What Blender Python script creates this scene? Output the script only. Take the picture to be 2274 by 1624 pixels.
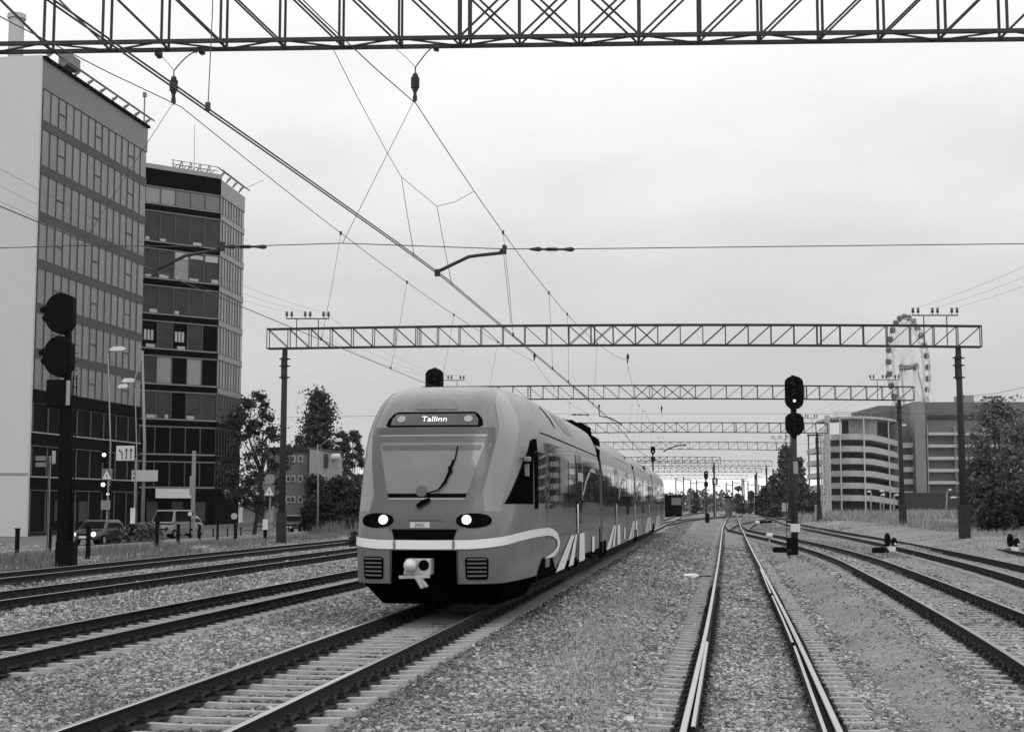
import bpy, math, random
import numpy as np
from mathutils import Vector, Matrix
for o in list(bpy.data.objects): bpy.data.objects.remove(o, do_unlink=True)
C = bpy.context.scene
COL = C.collection
# ------------------------------------------------------------------ camera
F = 3157.0; UC = 1136.5; VC = 812.0; HV = 1118.0
PITCH = math.atan((HV - VC) / F)
CZ = 2.1
cd = bpy.data.cameras.new('camera'); cam = bpy.data.objects.new('camera', cd); COL.objects.link(cam)
cam.location = (0, 0, CZ); cam.rotation_euler = (math.radians(90) + PITCH, 0, 0)
cd.sensor_width = 36; cd.lens = 36 * F / 2273.0; cd.clip_start = 0.2; cd.clip_end = 6000
C.camera = cam
# ------------------------------------------------------------------ sky
w = bpy.data.worlds.new('World'); C.world = w; w.use_nodes = True
nt = w.node_tree; nt.nodes.clear(); N = nt.nodes; L = nt.links
out = N.new('ShaderNodeOutputWorld'); bg = N.new('ShaderNodeBackground')
sky = N.new('ShaderNodeTexSky'); sky.sky_type = 'NISHITA'; sky.sun_disc = False
sky.sun_elevation = math.radians(55); sky.sun_rotation = math.radians(200)
bw = N.new('ShaderNodeRGBToBW'); L.new(sky.outputs[0], bw.inputs[0])
mulS = N.new('ShaderNodeMath'); mulS.operation = 'MULTIPLY'; mulS.inputs[1].default_value = 0.012; L.new(bw.outputs[0], mulS.inputs[0])
tc = N.new('ShaderNodeTexCoord'); sx = N.new('ShaderNodeSeparateXYZ'); L.new(tc.outputs['Generated'], sx.inputs[0])
nz = N.new('ShaderNodeTexNoise'); nz.inputs['Scale'].default_value = 5.0; nz.inputs['Detail'].default_value = 5; nz.inputs['Roughness'].default_value = 0.5
mp = N.new('ShaderNodeMapping'); mp.inputs['Scale'].default_value = (1, 1, 3.2); L.new(tc.outputs['Generated'], mp.inputs[0]); L.new(mp.outputs[0], nz.inputs['Vector'])
dz = N.new('ShaderNodeMath'); dz.operation = 'MULTIPLY_ADD'; dz.inputs[1].default_value = 0.16; L.new(nz.outputs[0], dz.inputs[0])
sub = N.new('ShaderNodeMath'); sub.operation = 'SUBTRACT'; sub.inputs[1].default_value = 0.08; L.new(sx.outputs[2], sub.inputs[0]); L.new(sub.outputs[0], dz.inputs[2])
# the cloud deck by height above the horizon
sc = N.new('ShaderNodeMapRange'); sc.inputs['From Min'].default_value = 0; sc.inputs['From Max'].default_value = 0.6
mixz = N.new('ShaderNodeMath'); mixz.operation = 'MAXIMUM'
# keep the bright slot right above the horizon free of noise
lt = N.new('ShaderNodeMath'); lt.operation = 'LESS_THAN'; lt.inputs[1].default_value = 0.020; L.new(sx.outputs[2], lt.inputs[0])
L.new(dz.outputs[0], mixz.inputs[0]); mixz.inputs[1].default_value = 0.03; L.new(mixz.outputs[0], sc.inputs[0])
rp = N.new('ShaderNodeValToRGB'); L.new(sc.outputs[0], rp.inputs[0])
els = rp.color_ramp.elements
def g(v): return (v, v, v, 1)
els[0].position = 0.0; els[0].color = g(0.53)
els[1].position = 1.0; els[1].color = g(1.25)
for p, v in ((0.14, 0.55), (0.24, 0.64), (0.36, 0.78), (0.45, 0.90), (0.56, 1.0)):
    e = els.new(p); e.color = g(v)
slot = N.new('ShaderNodeMapRange'); slot.inputs['From Min'].default_value = 0.0145; slot.inputs['From Max'].default_value = 0.026
slot.inputs['To Min'].default_value = 1; slot.inputs['To Max'].default_value = 0
nz2 = N.new('ShaderNodeTexNoise'); nz2.inputs['Scale'].default_value = 14; mp2 = N.new('ShaderNodeMapping'); mp2.inputs['Scale'].default_value = (1, 1, 9)
L.new(tc.outputs['Generated'], mp2.inputs[0]); L.new(mp2.outputs[0], nz2.inputs['Vector'])
wob = N.new('ShaderNodeMath'); wob.operation = 'MULTIPLY_ADD'; wob.inputs[1].default_value = 0.016; L.new(nz2.outputs[0], wob.inputs[0])
wsub = N.new('ShaderNodeMath'); wsub.operation = 'SUBTRACT'; wsub.inputs[1].default_value = 0.008; L.new(sx.outputs[2], wsub.inputs[0]); L.new(wsub.outputs[0], wob.inputs[2])
L.new(wob.outputs[0], slot.inputs[0])
mx = N.new('ShaderNodeMixRGB'); mx.inputs[2].default_value = g(1.05); L.new(slot.outputs[0], mx.inputs[0]); L.new(rp.outputs[0], mx.inputs[1])
add = N.new('ShaderNodeMixRGB'); add.blend_type = 'ADD'; add.inputs[0].default_value = 1; L.new(mx.outputs[0], add.inputs[1]); L.new(mulS.outputs[0], add.inputs[2])
bg.inputs[1].default_value = 1.0
L.new(add.outputs[0], bg.inputs[0]); L.new(bg.outputs[0], out.inputs[0])
# ------------------------------------------------------------------ overcast sun
sl = bpy.data.lights.new('sun', 'SUN'); sl.energy = 0.6; sl.angle = math.radians(25)
so = bpy.data.objects.new('sun', sl); COL.objects.link(so)
so.rotation_euler = (math.radians(35), 0, math.radians(-160 + 180))
C.view_settings.view_transform = 'Standard'; C.view_settings.look = 'None'; C.view_settings.exposure = 0.0; C.view_settings.gamma = 1
C.render.engine = 'CYCLES'
C.render.resolution_x = 1024; C.render.resolution_y = 731
C.render.filter_size = 1.9
R = random.Random(7)
# ------------------------------------------------------------------ helpers
def px(u, v, Y):
    """world point whose picture position is (u, v) at depth Y"""
    du = (VC - v) / F; dx = (u - UC) / F
    cy = math.cos(PITCH) - du * math.sin(PITCH); cz = math.sin(PITCH) + du * math.cos(PITCH)
    t = Y / cy
    return Vector((dx * t, Y, CZ + cz * t))
def pg(u, v, z=-0.22):
    du = (VC - v) / F; dx = (u - UC) / F
    cy = math.cos(PITCH) - du * math.sin(PITCH); cz = math.sin(PITCH) + du * math.cos(PITCH)
    t = (z - CZ) / cz
    return Vector((dx * t, cy * t, z))
S = 0.138                        # the tracks run 7.9 degrees to the right of the view
def tw(wl, Y, z=0): return Vector((S * Y + wl, Y, z))
ANG = -math.atan(S)
M = {}
def mat(name, col, rough=0.8, metal=0.0, var=0.0, scale=3.0, bump=0.0, bscale=20.0, spec=0.5, emit=None, coat=0.0, obj=True, stretch=None):
    if name in M: return M[name]
    m = bpy.data.materials.new(name); m.use_nodes = True; t = m.node_tree; b = t.nodes['Principled BSDF']
    b.inputs['Roughness'].default_value = rough; b.inputs['Metallic'].default_value = metal
    b.inputs['Specular IOR Level'].default_value = spec; b.inputs['Base Color'].default_value = g(col)
    if coat: b.inputs['Coat Weight'].default_value = coat; b.inputs['Coat Roughness'].default_value = 0.08
    if emit: b.inputs['Emission Color'].default_value = g(1); b.inputs['Emission Strength'].default_value = emit
    c = None
    if var or bump:
        c = t.nodes.new('ShaderNodeTexCoord'); src = c.outputs['Object']
        if stretch:
            mpp = t.nodes.new('ShaderNodeMapping'); mpp.inputs['Scale'].default_value = stretch; t.links.new(src, mpp.inputs[0]); src = mpp.outputs[0]
    if var:
        n = t.nodes.new('ShaderNodeTexNoise'); n.inputs['Scale'].default_value = scale; n.inputs['Detail'].default_value = 6; n.inputs['Roughness'].default_value = 0.65
        t.links.new(src, n.inputs['Vector'])
        r = t.nodes.new('ShaderNodeMapRange'); r.inputs['From Min'].default_value = 0.25; r.inputs['From Max'].default_value = 0.75
        r.inputs['To Min'].default_value = col * (1 - var); r.inputs['To Max'].default_value = col * (1 + var)
        t.links.new(n.outputs[0], r.inputs[0]); t.links.new(r.outputs[0], b.inputs['Base Color'])
    if bump:
        n2 = t.nodes.new('ShaderNodeTexNoise'); n2.inputs['Scale'].default_value = bscale; n2.inputs['Detail'].default_value = 5
        t.links.new(src, n2.inputs['Vector'])
        bp = t.nodes.new('ShaderNodeBump'); bp.inputs['Strength'].default_value = bump; bp.inputs['Distance'].default_value = 0.02
        t.links.new(n2.outputs[0], bp.inputs['Height']); t.links.new(bp.outputs[0], b.inputs['Normal'])
    M[name] = m; return m
class MB:
    def __init__(s): s.v = []; s.f = []; s.m = []
    def quad(s, a, b, c, d, mi=0):
        n = len(s.v); s.v += [tuple(a), tuple(b), tuple(c), tuple(d)]; s.f.append((n, n+1, n+2, n+3)); s.m.append(mi)
    def hexa(s, p, mi=0):          # 8 points: bottom ring 0-3, top ring 4-7
        n = len(s.v); s.v += [tuple(q) for q in p]
        for f in ((3,2,1,0),(4,5,6,7),(0,1,5,4),(1,2,6,5),(2,3,7,6),(3,0,4,7)):
            s.f.append(tuple(n+i for i in f)); s.m.append(mi)
    def box(s, c, d, mi=0, rz=0.0, ax=None):
        """centre c, full size d, turned rz about z or given axes"""
        hx, hy, hz = d[0]/2, d[1]/2, d[2]/2; c = Vector(c)
        if ax is None:
            X = Vector((math.cos(rz), math.sin(rz), 0)); Y = Vector((-math.sin(rz), math.cos(rz), 0)); Z = Vector((0,0,1))
        else: X, Y, Z = ax
        P = [c + X*a*hx + Y*b*hy + Z*e*hz for e in (-1,1) for a, b in ((-1,-1),(1,-1),(1,1),(-1,1))]
        s.hexa(P, mi)
    def bar(s, a, b, w, h=None, mi=0):
        a = Vector(a); b = Vector(b); h = h or w; d = (b-a)
        if d.length < 1e-6: return
        Y = d.normalized(); up = Vector((0,0,1)) if abs(Y.z) < 0.9 else Vector((0,1,0))
        X = Y.cross(up).normalized(); Z = X.cross(Y)
        s.box((a+b)/2, (w, d.length, h), mi, ax=(X, Y, Z))
    def tube(s, pts, r, n=8, mi=0, cap=True):
        pts = [Vector(p) for p in pts]; k = len(pts)
        rr = r if isinstance(r, (list, tuple)) else [r]*k
        base = len(s.v)
        for i, p in enumerate(pts):
            d = (pts[min(i+1,k-1)] - pts[max(i-1,0)]).normalized()
            up = Vector((0,0,1)) if abs(d.z) < 0.95 else Vector((0,1,0))
            X = d.cross(up).normalized(); Z = X.cross(d)
            for j in range(n):
                a = 2*math.pi*j/n; q = p + X*math.cos(a)*rr[i] + Z*math.sin(a)*rr[i]; s.v.append(tuple(q))
        for i in range(k-1):
            for j in range(n):
                a = base+i*n+j; b = base+i*n+(j+1)%n
                s.f.append((a, b, b+n, a+n)); s.m.append(mi)
        if cap:
            s.f.append(tuple(base+j for j in range(n))[::-1]); s.m.append(mi)
            s.f.append(tuple(base+(k-1)*n+j for j in range(n))); s.m.append(mi)
    def disc(s, c, nrm, r, depth=0.02, n=20, mi=0):
        nrm = Vector(nrm).normalized(); c = Vector(c); s.tube([c, c+nrm*depth], r, n, mi)
    def grid(s, P, mi=0, flip=False):     # P[i][j]
        n = len(s.v); a = len(P); b = len(P[0])
        for r in P:
            for q in r: s.v.append(tuple(q))
        for i in range(a-1):
            for j in range(b-1):
                q = (n+i*b+j, n+i*b+j+1, n+(i+1)*b+j+1, n+(i+1)*b+j)
                s.f.append(q[::-1] if flip else q); s.m.append(mi)
    def poly(s, pts, ext, mi=0):          # polygon extruded by vector ext
        n = len(s.v); k = len(pts); ext = Vector(ext)
        s.v += [tuple(p) for p in pts] + [tuple(Vector(p)+ext) for p in pts]
        s.f.append(tuple(range(n, n+k))[::-1]); s.m.append(mi)
        s.f.append(tuple(range(n+k, n+2*k))); s.m.append(mi)
        for i in range(k):
            j = (i+1) % k; s.f.append((n+i, n+j, n+k+j, n+k+i)); s.m.append(mi)
    def obj(s, name, mats, parent=None, smooth=False, bevel=0):
        me = bpy.data.meshes.new(name); me.from_pydata(s.v, [], s.f)
        if not isinstance(mats, (list, tuple)): mats = [mats]
        for m in mats: me.materials.append(m)
        me.polygons.foreach_set('material_index', s.m)
        if smooth: me.polygons.foreach_set('use_smooth', [True]*len(me.polygons))
        me.update()
        o = bpy.data.objects.new(name, me); COL.objects.link(o)
        if parent: o.parent = parent
        if bevel:
            b = o.modifiers.new('b', 'BEVEL'); b.width = bevel; b.segments = 2; b.limit_method = 'ANGLE'
        return o
def tag(o, label, cat, group=None, kind=None):
    if label: o['label'] = label
    if cat: o['category'] = cat
    if group: o['group'] = group
    if kind: o['kind'] = kind
    return o
def struct(o): o['kind'] = 'structure'; return o
def thing(name, label, cat, loc=(0,0,0), rz=0, group=None):
    o = bpy.data.objects.new(name, None); COL.objects.link(o); o.location = loc; o.rotation_euler = (0,0,rz)
    return tag(o, label, cat, group)
def kids(o): return [c for c in bpy.data.objects if c.parent == o]
def copy_tree(o, parent=None):
    c = o.copy(); COL.objects.link(c); c.parent = parent
    for ch in kids(o): copy_tree(ch, c)
    return c
# ------------------------------------------------------------------ track lines (centre lines, x as a function of depth)
def lerp_path(pts):
    ys = np.array([p[0] for p in pts], float); xs = np.array([p[1] for p in pts], float)
    yy = np.linspace(ys[0], ys[-1], int((ys[-1]-ys[0])/2)+2)
    xx = np.interp(yy, ys, xs)
    k = np.hanning(11); k /= k.sum()
    pad = 5; a = np.concatenate([xx[0]-(xx[1]-xx[0])*np.arange(pad,0,-1), xx, xx[-1]+(xx[-1]-xx[-2])*np.arange(1,pad+1)])
    return yy, np.convolve(a, k, 'valid')
PA = lerp_path([(-10,-10*S-5.33),(270,270*S-5.33),(330,42.5),(400,55)])
PB = lerp_path([(-10,-1.35),(14.5,2.50),(27.6,4.55),(57.9,9.14),(119,18.3),(200,30.8),(400,62)])
PC = lerp_path([(-10,-10*S-10.6),(400,400*S-10.6)])
PD = lerp_path([(-10,-10*S-16.4),(400,400*S-16.4)])
PE = lerp_path([(-10,-10*S-21.0),(300,300*S-21.0)])
PF = lerp_path([(-10,3.0),(10,5.8),(20,7.8),(27.2,9.0),(38,10.75),(56,13.5),(71,15.2),(85,16.4),(106,17.9),(122,19.2),(150,23.2)])
PG = lerp_path([(30,13.2),(45,16.1),(62,18.7),(78,20.9),(97,23.2),(130,27.0),(160,31),(200,37.5),(300,52.5)])
PH = lerp_path([(40,20.5),(60,23.0),(87,26.0),(122,30.5),(160,35.5),(230,46.5),(320,60)])
def X_at(P, y): return float(np.interp(y, P[0], P[1]))
def sm(a, b, x):
    t = np.clip((x-a)/(b-a), 0, 1); return t*t*(3-2*t)
def dropB(x, y):                  # the near middle track lies a hand lower than the rest
    xb = np.interp(y, PB[0], PB[1]); d = np.abs(x-xb)
    return -0.23*(1-sm(1.55, 2.7, d))*(1-sm(60, 118, y))
def gz(x, y):                     # ground height
    x = np.asarray(x, float); y = np.asarray(y, float); wl = x - S*y
    z = -0.25 + dropB(x, y)
    z = z + 0.62*sm(9.5, 14.5, wl)*sm(62, 78, y)*(1-sm(140, 220, y)) + 0.0*wl
    z = z + 0.25*sm(20, 30, wl)
    z = z + 0.16*sm(-22.6, -24.5, wl)*(1-sm(-27, -30, wl)) - 0.05*sm(-28, -31, wl)
    # shallow cess between the main tracks and beds
    z = z - 0.05*(1-sm(0.25, 0.9, np.abs(wl+2.55))) - 0.04*(1-sm(.3, 1.0, np.abs(wl+8.0)))
    z = z - 0.035*(1-sm(1.45, 1.8, np.abs(wl+5.33))) - 0.03*(1-sm(1.45, 1.8, np.abs(wl+10.6)))
    # a lumpy surface away from the track beds
    z = z + 0.02*np.sin(x*1.7+y*.9)*np.sin(y*1.3-x*.6)
    return z
# ------------------------------------------------------------------ ground
def axis(segs):
    a = [segs[0][0]]
    for s0, s1, st in segs:
        n = max(1, int(round((s1-s0)/st)))
        a += [s0+(s1-s0)*(i+1)/n for i in range(n)]
    return np.array(a)
gy = axis([(-30,8,3),(8,60,.5),(60,130,1.0),(130,420,5),(420,1300,80)])
gw = axis([(-600,-80,60),(-80,-32,4),(-32,16,.35),(16,60,2),(60,900,60)])
W_, Y_ = np.meshgrid(gw, gy); X_ = W_ + S*np.clip(Y_, -50, 500)
Z_ = gz(X_, Y_)
def npmesh(name, V, Fc, mats, smooth=True, mi=None):
    me = bpy.data.meshes.new(name); nv = len(V); nf = len(Fc); k = Fc.shape[1]
    me.vertices.add(nv); me.vertices.foreach_set('co', V.astype(np.float32).ravel())
    me.loops.add(nf*k); me.loops.foreach_set('vertex_index', Fc.astype(np.int32).ravel())
    me.polygons.add(nf); me.polygons.foreach_set('loop_start', np.arange(nf, dtype=np.int32)*k)
    try: me.polygons.foreach_set('loop_total', np.full(nf, k, dtype=np.int32))
    except Exception: pass
    for m in (mats if isinstance(mats, (list, tuple)) else [mats]): me.materials.append(m)
    if mi is not None: me.polygons.foreach_set('material_index', mi.astype(np.int32))
    me.polygons.foreach_set('use_smooth', np.full(nf, smooth, dtype=bool))
    me.update(calc_edges=True); me.validate()
    o = bpy.data.objects.new(name, me); COL.objects.link(o); return o
def attr(o, name, vals):
    a = o.data.attributes.new(name, 'FLOAT', 'POINT'); a.data.foreach_set('value', np.asarray(vals, np.float32))
nr, nc = X_.shape
V = np.stack([X_.ravel(), Y_.ravel(), Z_.ravel()], 1)
ii, jj = np.meshgrid(np.arange(nr-1), np.arange(nc-1), indexing='ij'); b0 = (ii*nc+jj).ravel()
Fc = np.stack([b0, b0+1, b0+nc+1, b0+nc], 1)
def ground_mat():
    m = bpy.data.materials.new('ground_gravel'); m.use_nodes = True; t = m.node_tree; n = t.nodes; l = t.links; b = n['Principled BSDF']
    b.inputs['Roughness'].default_value = 0.95; b.inputs['Specular IOR Level'].default_value = 0.15
    c = n.new('ShaderNodeTexCoord')
    vo = n.new('ShaderNodeTexVoronoi'); vo.inputs['Scale'].default_value = 15; l.new(c.outputs['Object'], vo.inputs['Vector'])
    bwn = n.new('ShaderNodeSeparateColor'); l.new(vo.outputs['Color'], bwn.inputs[0])
    st = n.new('ShaderNodeMapRange'); st.inputs['To Min'].default_value = 0.05; st.inputs['To Max'].default_value = 0.32; l.new(bwn.outputs[0], st.inputs[0])
    no = n.new('ShaderNodeTexNoise'); no.inputs['Scale'].default_value = 0.35; no.inputs['Detail'].default_value = 7; no.inputs['Roughness'].default_value = 0.6; l.new(c.outputs['Object'], no.inputs['Vector'])
    pat = n.new('ShaderNodeMapRange'); pat.inputs['From Min'].default_value = 0.3; pat.inputs['From Max'].default_value = 0.7; pat.inputs['To Min'].default_value = 0.75; pat.inputs['To Max'].default_value = 1.3; l.new(no.outputs[0], pat.inputs[0])
    mul = n.new('ShaderNodeMath'); mul.operation = 'MULTIPLY'; l.new(st.outputs[0], mul.inputs[0]); l.new(pat.outputs[0], mul.inputs[1])
    # sandy dirt beyond the beds (a real change of surface, by distance from the tracks)
    at = n.new('ShaderNodeAttribute'); at.attribute_name = 'dirt'
    nf = n.new('ShaderNodeTexNoise'); nf.inputs['Scale'].default_value = 9; nf.inputs['Detail'].default_value = 8; nf.inputs['Roughness'].default_value = 0.7; l.new(c.outputs['Object'], nf.inputs['Vector'])
    dm = n.new('ShaderNodeMapRange'); dm.inputs['From Min'].default_value = 0.3; dm.inputs['From Max'].default_value = 0.7; dm.inputs['To Min'].default_value = 0.09; dm.inputs['To Max'].default_value = 0.36; l.new(nf.outputs[0], dm.inputs[0])
    dm2 = n.new('ShaderNodeMath'); dm2.operation = 'MULTIPLY'; l.new(dm.outputs[0], dm2.inputs[0]); l.new(pat.outputs[0], dm2.inputs[1])
    mx = n.new('ShaderNodeMix'); mx.data_type = 'FLOAT'; l.new(at.outputs['Fac'], mx.inputs[0]); l.new(mul.outputs[0], mx.inputs[2]); l.new(dm2.outputs[0], mx.inputs[3])
    l.new(mx.outputs[0], b.inputs['Base Color'])
    bp = n.new('ShaderNodeBump'); bp.inputs['Strength'].default_value = 0.9; bp.inputs['Distance'].default_value = 0.035
    inv = n.new('ShaderNodeMath'); inv.operation = 'SUBTRACT'; inv.inputs[0].default_value = 1; l.new(vo.outputs['Distance'], inv.inputs[1])
    addn = n.new('ShaderNodeMath'); addn.operation = 'ADD'; l.new(inv.outputs[0], addn.inputs[0]); l.new(nf.outputs[0], addn.inputs[1])
    l.new(addn.outputs[0], bp.inputs['Height']); l.new(bp.outputs[0], b.inputs['Normal'])
    return m
ground = struct(npmesh('ground', V, Fc, ground_mat())); 
wl = X_ - S*Y_
xf = np.interp(Y_, PF[0], PF[1]); xb = np.interp(Y_, PB[0], PB[1])
dirt = sm(1.4, 2.0, np.abs(X_-xb))*sm(1.3, 1.9, np.abs(X_-xf))*sm(0.5, 1.5, wl)
dirt = np.maximum(dirt, sm(-22.5, -24, wl)); dirt = np.maximum(dirt, 0.6*(1-sm(.3, .9, np.abs(wl+1.9))))
attr(ground, 'dirt', dirt.ravel())

# ------------------------------------------------------------------ street on the left and its kerb
mroad = mat('asphalt', 0.10, 0.9, var=0.3, scale=1.5)
mb = MB(); P = []
for y in np.arange(20, 420, 10): P.append([tw(-60, y, -0.26), tw(-33.0, y, -0.26)])
mb.grid(P); struct(mb.obj('road', mroad))
mb = MB(); P = []
for y in np.arange(20, 420, 10):
    a = tw(-33.0, y); mb.bar(tw(-32.9, y, -0.22), tw(-32.9, y+9.9, -0.22), .3, .22)
struct(mb.obj('kerb', mat('concrete_kerb', 0.3, var=.2)))
# ------------------------------------------------------------------ ballast stones (loose, uncountable)
def stones():
    rng = np.random.default_rng(3)
    n = 380000
    y = 11.0*np.exp(rng.uniform(0, 1, n)*math.log(85/11.0)); x = (rng.uniform(-1, 1, n))*(0.365*y+0.8)
    wl = x - S*y; xb = np.interp(y, PB[0], PB[1]); xf = np.interp(y, PF[0], PF[1])
    dB = np.abs(x-xb); dF = np.abs(x-xf); dA = np.abs(wl+5.33); dC = np.abs(wl+10.6)
    prob = np.ones(n)
    dirtw = sm(1.5, 2.0, dB)*sm(1.4, 1.9, dF)*sm(0.8, 1.6, wl)
    prob *= 1-0.90*dirtw
    prob *= 1-0.7*(1-sm(.3, .8, np.abs(wl+1.9)))*(np.sin(y*.55)*.4+.7).clip(0, 1)
    prob[(np.abs(dB-.8) < .1)|(np.abs(dA-.8) < .1)|(np.abs(dC-.8) < .1)|(np.abs(dF-.8) < .1)] = 0
    for dd_, y0_, lo_, cov in ((dA, 11.5, 0, .10), (dC, 20, 0, .25), (dB, 10.5, 0, .55), (dF, 15, 0, .6)):
        fr = np.abs(((y-y0_)/.545+.5) % 1-.5)*.545; on_ = (fr < .085)&(dd_ < 1.33); prob[on_&(dd_ > .85)] *= cov*.35; prob[on_&(dd_ <= .85)] *= cov
    prob[(wl < -12)] *= .7
    # keep sleeper tops mostly clean
    keep = rng.uniform(0, 1, n) < prob
    x, y, dA, dB, dF, dC, wl = [a[keep] for a in (x, y, dA, dB, dF, dC, wl)]; n = len(x)
    sx = (np.sin(ANG)*0); s_al = y/math.cos(ANG) + 0
    s = rng.uniform(.012, .028, n)*np.clip((y/20)**.5, 1, 2)
    small = (sm(1.5, 2.0, dB)*sm(1.4, 1.9, dF)*sm(0.8, 1.6, wl)) > .5
    s[small] *= .55; s[rng.uniform(0, 1, n) < .05] *= 1.5
    base = np.array([[-1,-1,-1],[1,-1,-1],[1,1,-1],[-1,1,-1],[-1,-1,1],[1,-1,1],[1,1,1],[-1,1,1]], float)
    Vv = np.repeat(base[None], n, 0)*(1+rng.uniform(-.45, .25, (n, 8, 3)))
    Vv[:, :, 2] *= .75
    Vv *= s[:, None, None]*rng.uniform(.7, 1.3, (n, 1, 3))
    a = rng.uniform(0, 6.28, n); t = rng.uniform(-.6, .6, n)
    ca, sa, ct, st = np.cos(a), np.sin(a), np.cos(t), np.sin(t)
    X = Vv[:, :, 0]; Y = Vv[:, :, 1]*ct[:, None]-Vv[:, :, 2]*st[:, None]; Z = Vv[:, :, 1]*st[:, None]+Vv[:, :, 2]*ct[:, None]
    X2 = X*ca[:, None]-Y*sa[:, None]; Y2 = X*sa[:, None]+Y*ca[:, None]
    z0 = gz(x, y) + rng.uniform(-.01, .018, n)
    z0[(dB < .7)] += .03
    Vv = np.stack([X2+x[:, None], Y2+y[:, None], Z+z0[:, None]], 2).reshape(-1, 3)
    q = np.array([[3,2,1,0],[4,5,6,7],[0,1,5,4],[1,2,6,5],[2,3,7,6],[3,0,4,7]])
    Fq = (q[None]+8*np.arange(n)[:, None, None]).reshape(-1, 4)
    m = bpy.data.materials.new('crushed_stone'); m.use_nodes = True; tt = m.node_tree; bb = tt.nodes['Principled BSDF']; bb.inputs['Roughness'].default_value = .9; bb.inputs['Specular IOR Level'].default_value = .2
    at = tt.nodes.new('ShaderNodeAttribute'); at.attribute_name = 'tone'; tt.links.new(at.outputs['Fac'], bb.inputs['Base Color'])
    o = npmesh('ballast_stones', Vv, Fq, m, smooth=False)
    tone = .11+.36*rng.uniform(0, 1, n)**1.35; lowf = .5+.5*np.sin(x*.9+1.3*np.sin(y*.35))*np.sin(y*.43+x*.5); tone *= .72+.42*lowf; tone *= 1-.42*np.exp(-((wl+3.9)/.5)**2)-.3*np.exp(-((wl+5.33)/.45)**2); tone *= 1.0  # shadow and brake dust put into the tone right of the train rail
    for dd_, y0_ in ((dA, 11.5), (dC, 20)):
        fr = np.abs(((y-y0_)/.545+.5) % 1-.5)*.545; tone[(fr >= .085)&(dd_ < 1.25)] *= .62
    for dd_ in (dA, dB, dC, dF): tone *= 1-.72*np.exp(-(np.maximum(0, np.abs(dd_-.8)-.10)/.11)**2); tone[rng.uniform(0, 1, n) < .012] = .45  # darker beside every rail: shadow and oil put into the stone tone
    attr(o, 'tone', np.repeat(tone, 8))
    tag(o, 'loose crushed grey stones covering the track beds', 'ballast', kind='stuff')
stones()
# ------------------------------------------------------------------ tracks
mrust = mat('rail_rust', 0.014, 0.8, var=.4, scale=8, spec=.25)
mshine = mat('rail_running_surface', 0.62, 0.30, 1.0)
mdull = mat('rail_worn_top', 0.30, 0.42, 1.0)
mslp = mat('sleeper_concrete', 0.33, 0.92, var=.3, scale=5, bump=.4, bscale=30, spec=.2)
mclip = mat('fastening_steel', 0.018, 0.7, spec=.25)
PROF = [(-.075,-.18),(.075,-.18),(.075,-.165),(.012,-.14),(.010,-.045),(.036,-.030),(.037,-.008),(.028,0),(-.028,0),(-.037,-.008),(-.036,-.030),(-.010,-.045),(-.012,-.14),(-.075,-.165)]
def path_pts(P, y0, y1, step, off, zf):
    out = []
    n = max(2, int((y1-y0)/step)+1)
    for y in np.linspace(y0, y1, n):
        x = X_at(P, y); dx = (X_at(P, y+.5)-X_at(P, y-.5)); nrm = math.hypot(dx, 1)
        out.append((Vector((x + off/nrm, y - off*dx/nrm, zf(x, y))), Vector((1/nrm, -dx/nrm, 0))))
    return out
def rail(name, P, y0, y1, off, zf, parent, top=1, prof=PROF):
    mb = MB(); pts = path_pts(P, y0, y1, 1.5, off, zf); k = len(prof)
    for p, n in pts:
        for a, b in prof: mb.v.append(tuple(p + n*a + Vector((0,0,b))))
    for i in range(len(pts)-1):
        for j in range(k):
            jj = (j+1) % k
            mb.f.append((i*k+j, i*k+jj, (i+1)*k+jj, (i+1)*k+j)[::-1]); mb.m.append(1 if j in (6, 7, 8) else 0)
    mb.f.append(tuple(range(k))); mb.m.append(0)
    return mb.obj(name, [mrust, mshine if top else mdull], parent)
# one sleeper with its four rail fastenings, copied along every track
def sleeper_mb():
    mb = MB()
    for s in (-1, 1):
        mb.hexa([(s*.25,-.10,-.40),(s*1.33,-.13,-.40),(s*1.33,.13,-.40),(s*.25,.10,-.40),(s*.25,-.055,-.222),(s*1.33,-.07,-.194),(s*1.33,.07,-.194),(s*.25,.055,-.222)])
    mb.hexa([(-.25,-.10,-.40),(.25,-.10,-.40),(.25,.10,-.40),(-.25,.10,-.40),(-.25,-.055,-.222),(.25,-.055,-.222),(.25,.055,-.222),(-.25,.055,-.222)])
    return mb
def fast_mb():
    mb = MB()
    for r in (0,):
        mb.box((r, 0, -.190), (.34, .17, .016))
        for s in (-1, 1):
            mb.box((r+s*.105, 0, -.160), (.085, .12, .05)); mb.tube([(r+s*.105, 0, -.14), (r+s*.105, 0, -.085)], .021, 6)
    return mb
sl_me = None
mgrease_shade = mat('shaded_greasy_ballast', .028, .9, var=.6, scale=14, bump=1.0, bscale=22, spec=.15)  # dark band along the rails: their shadow and oil put into the colour
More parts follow.
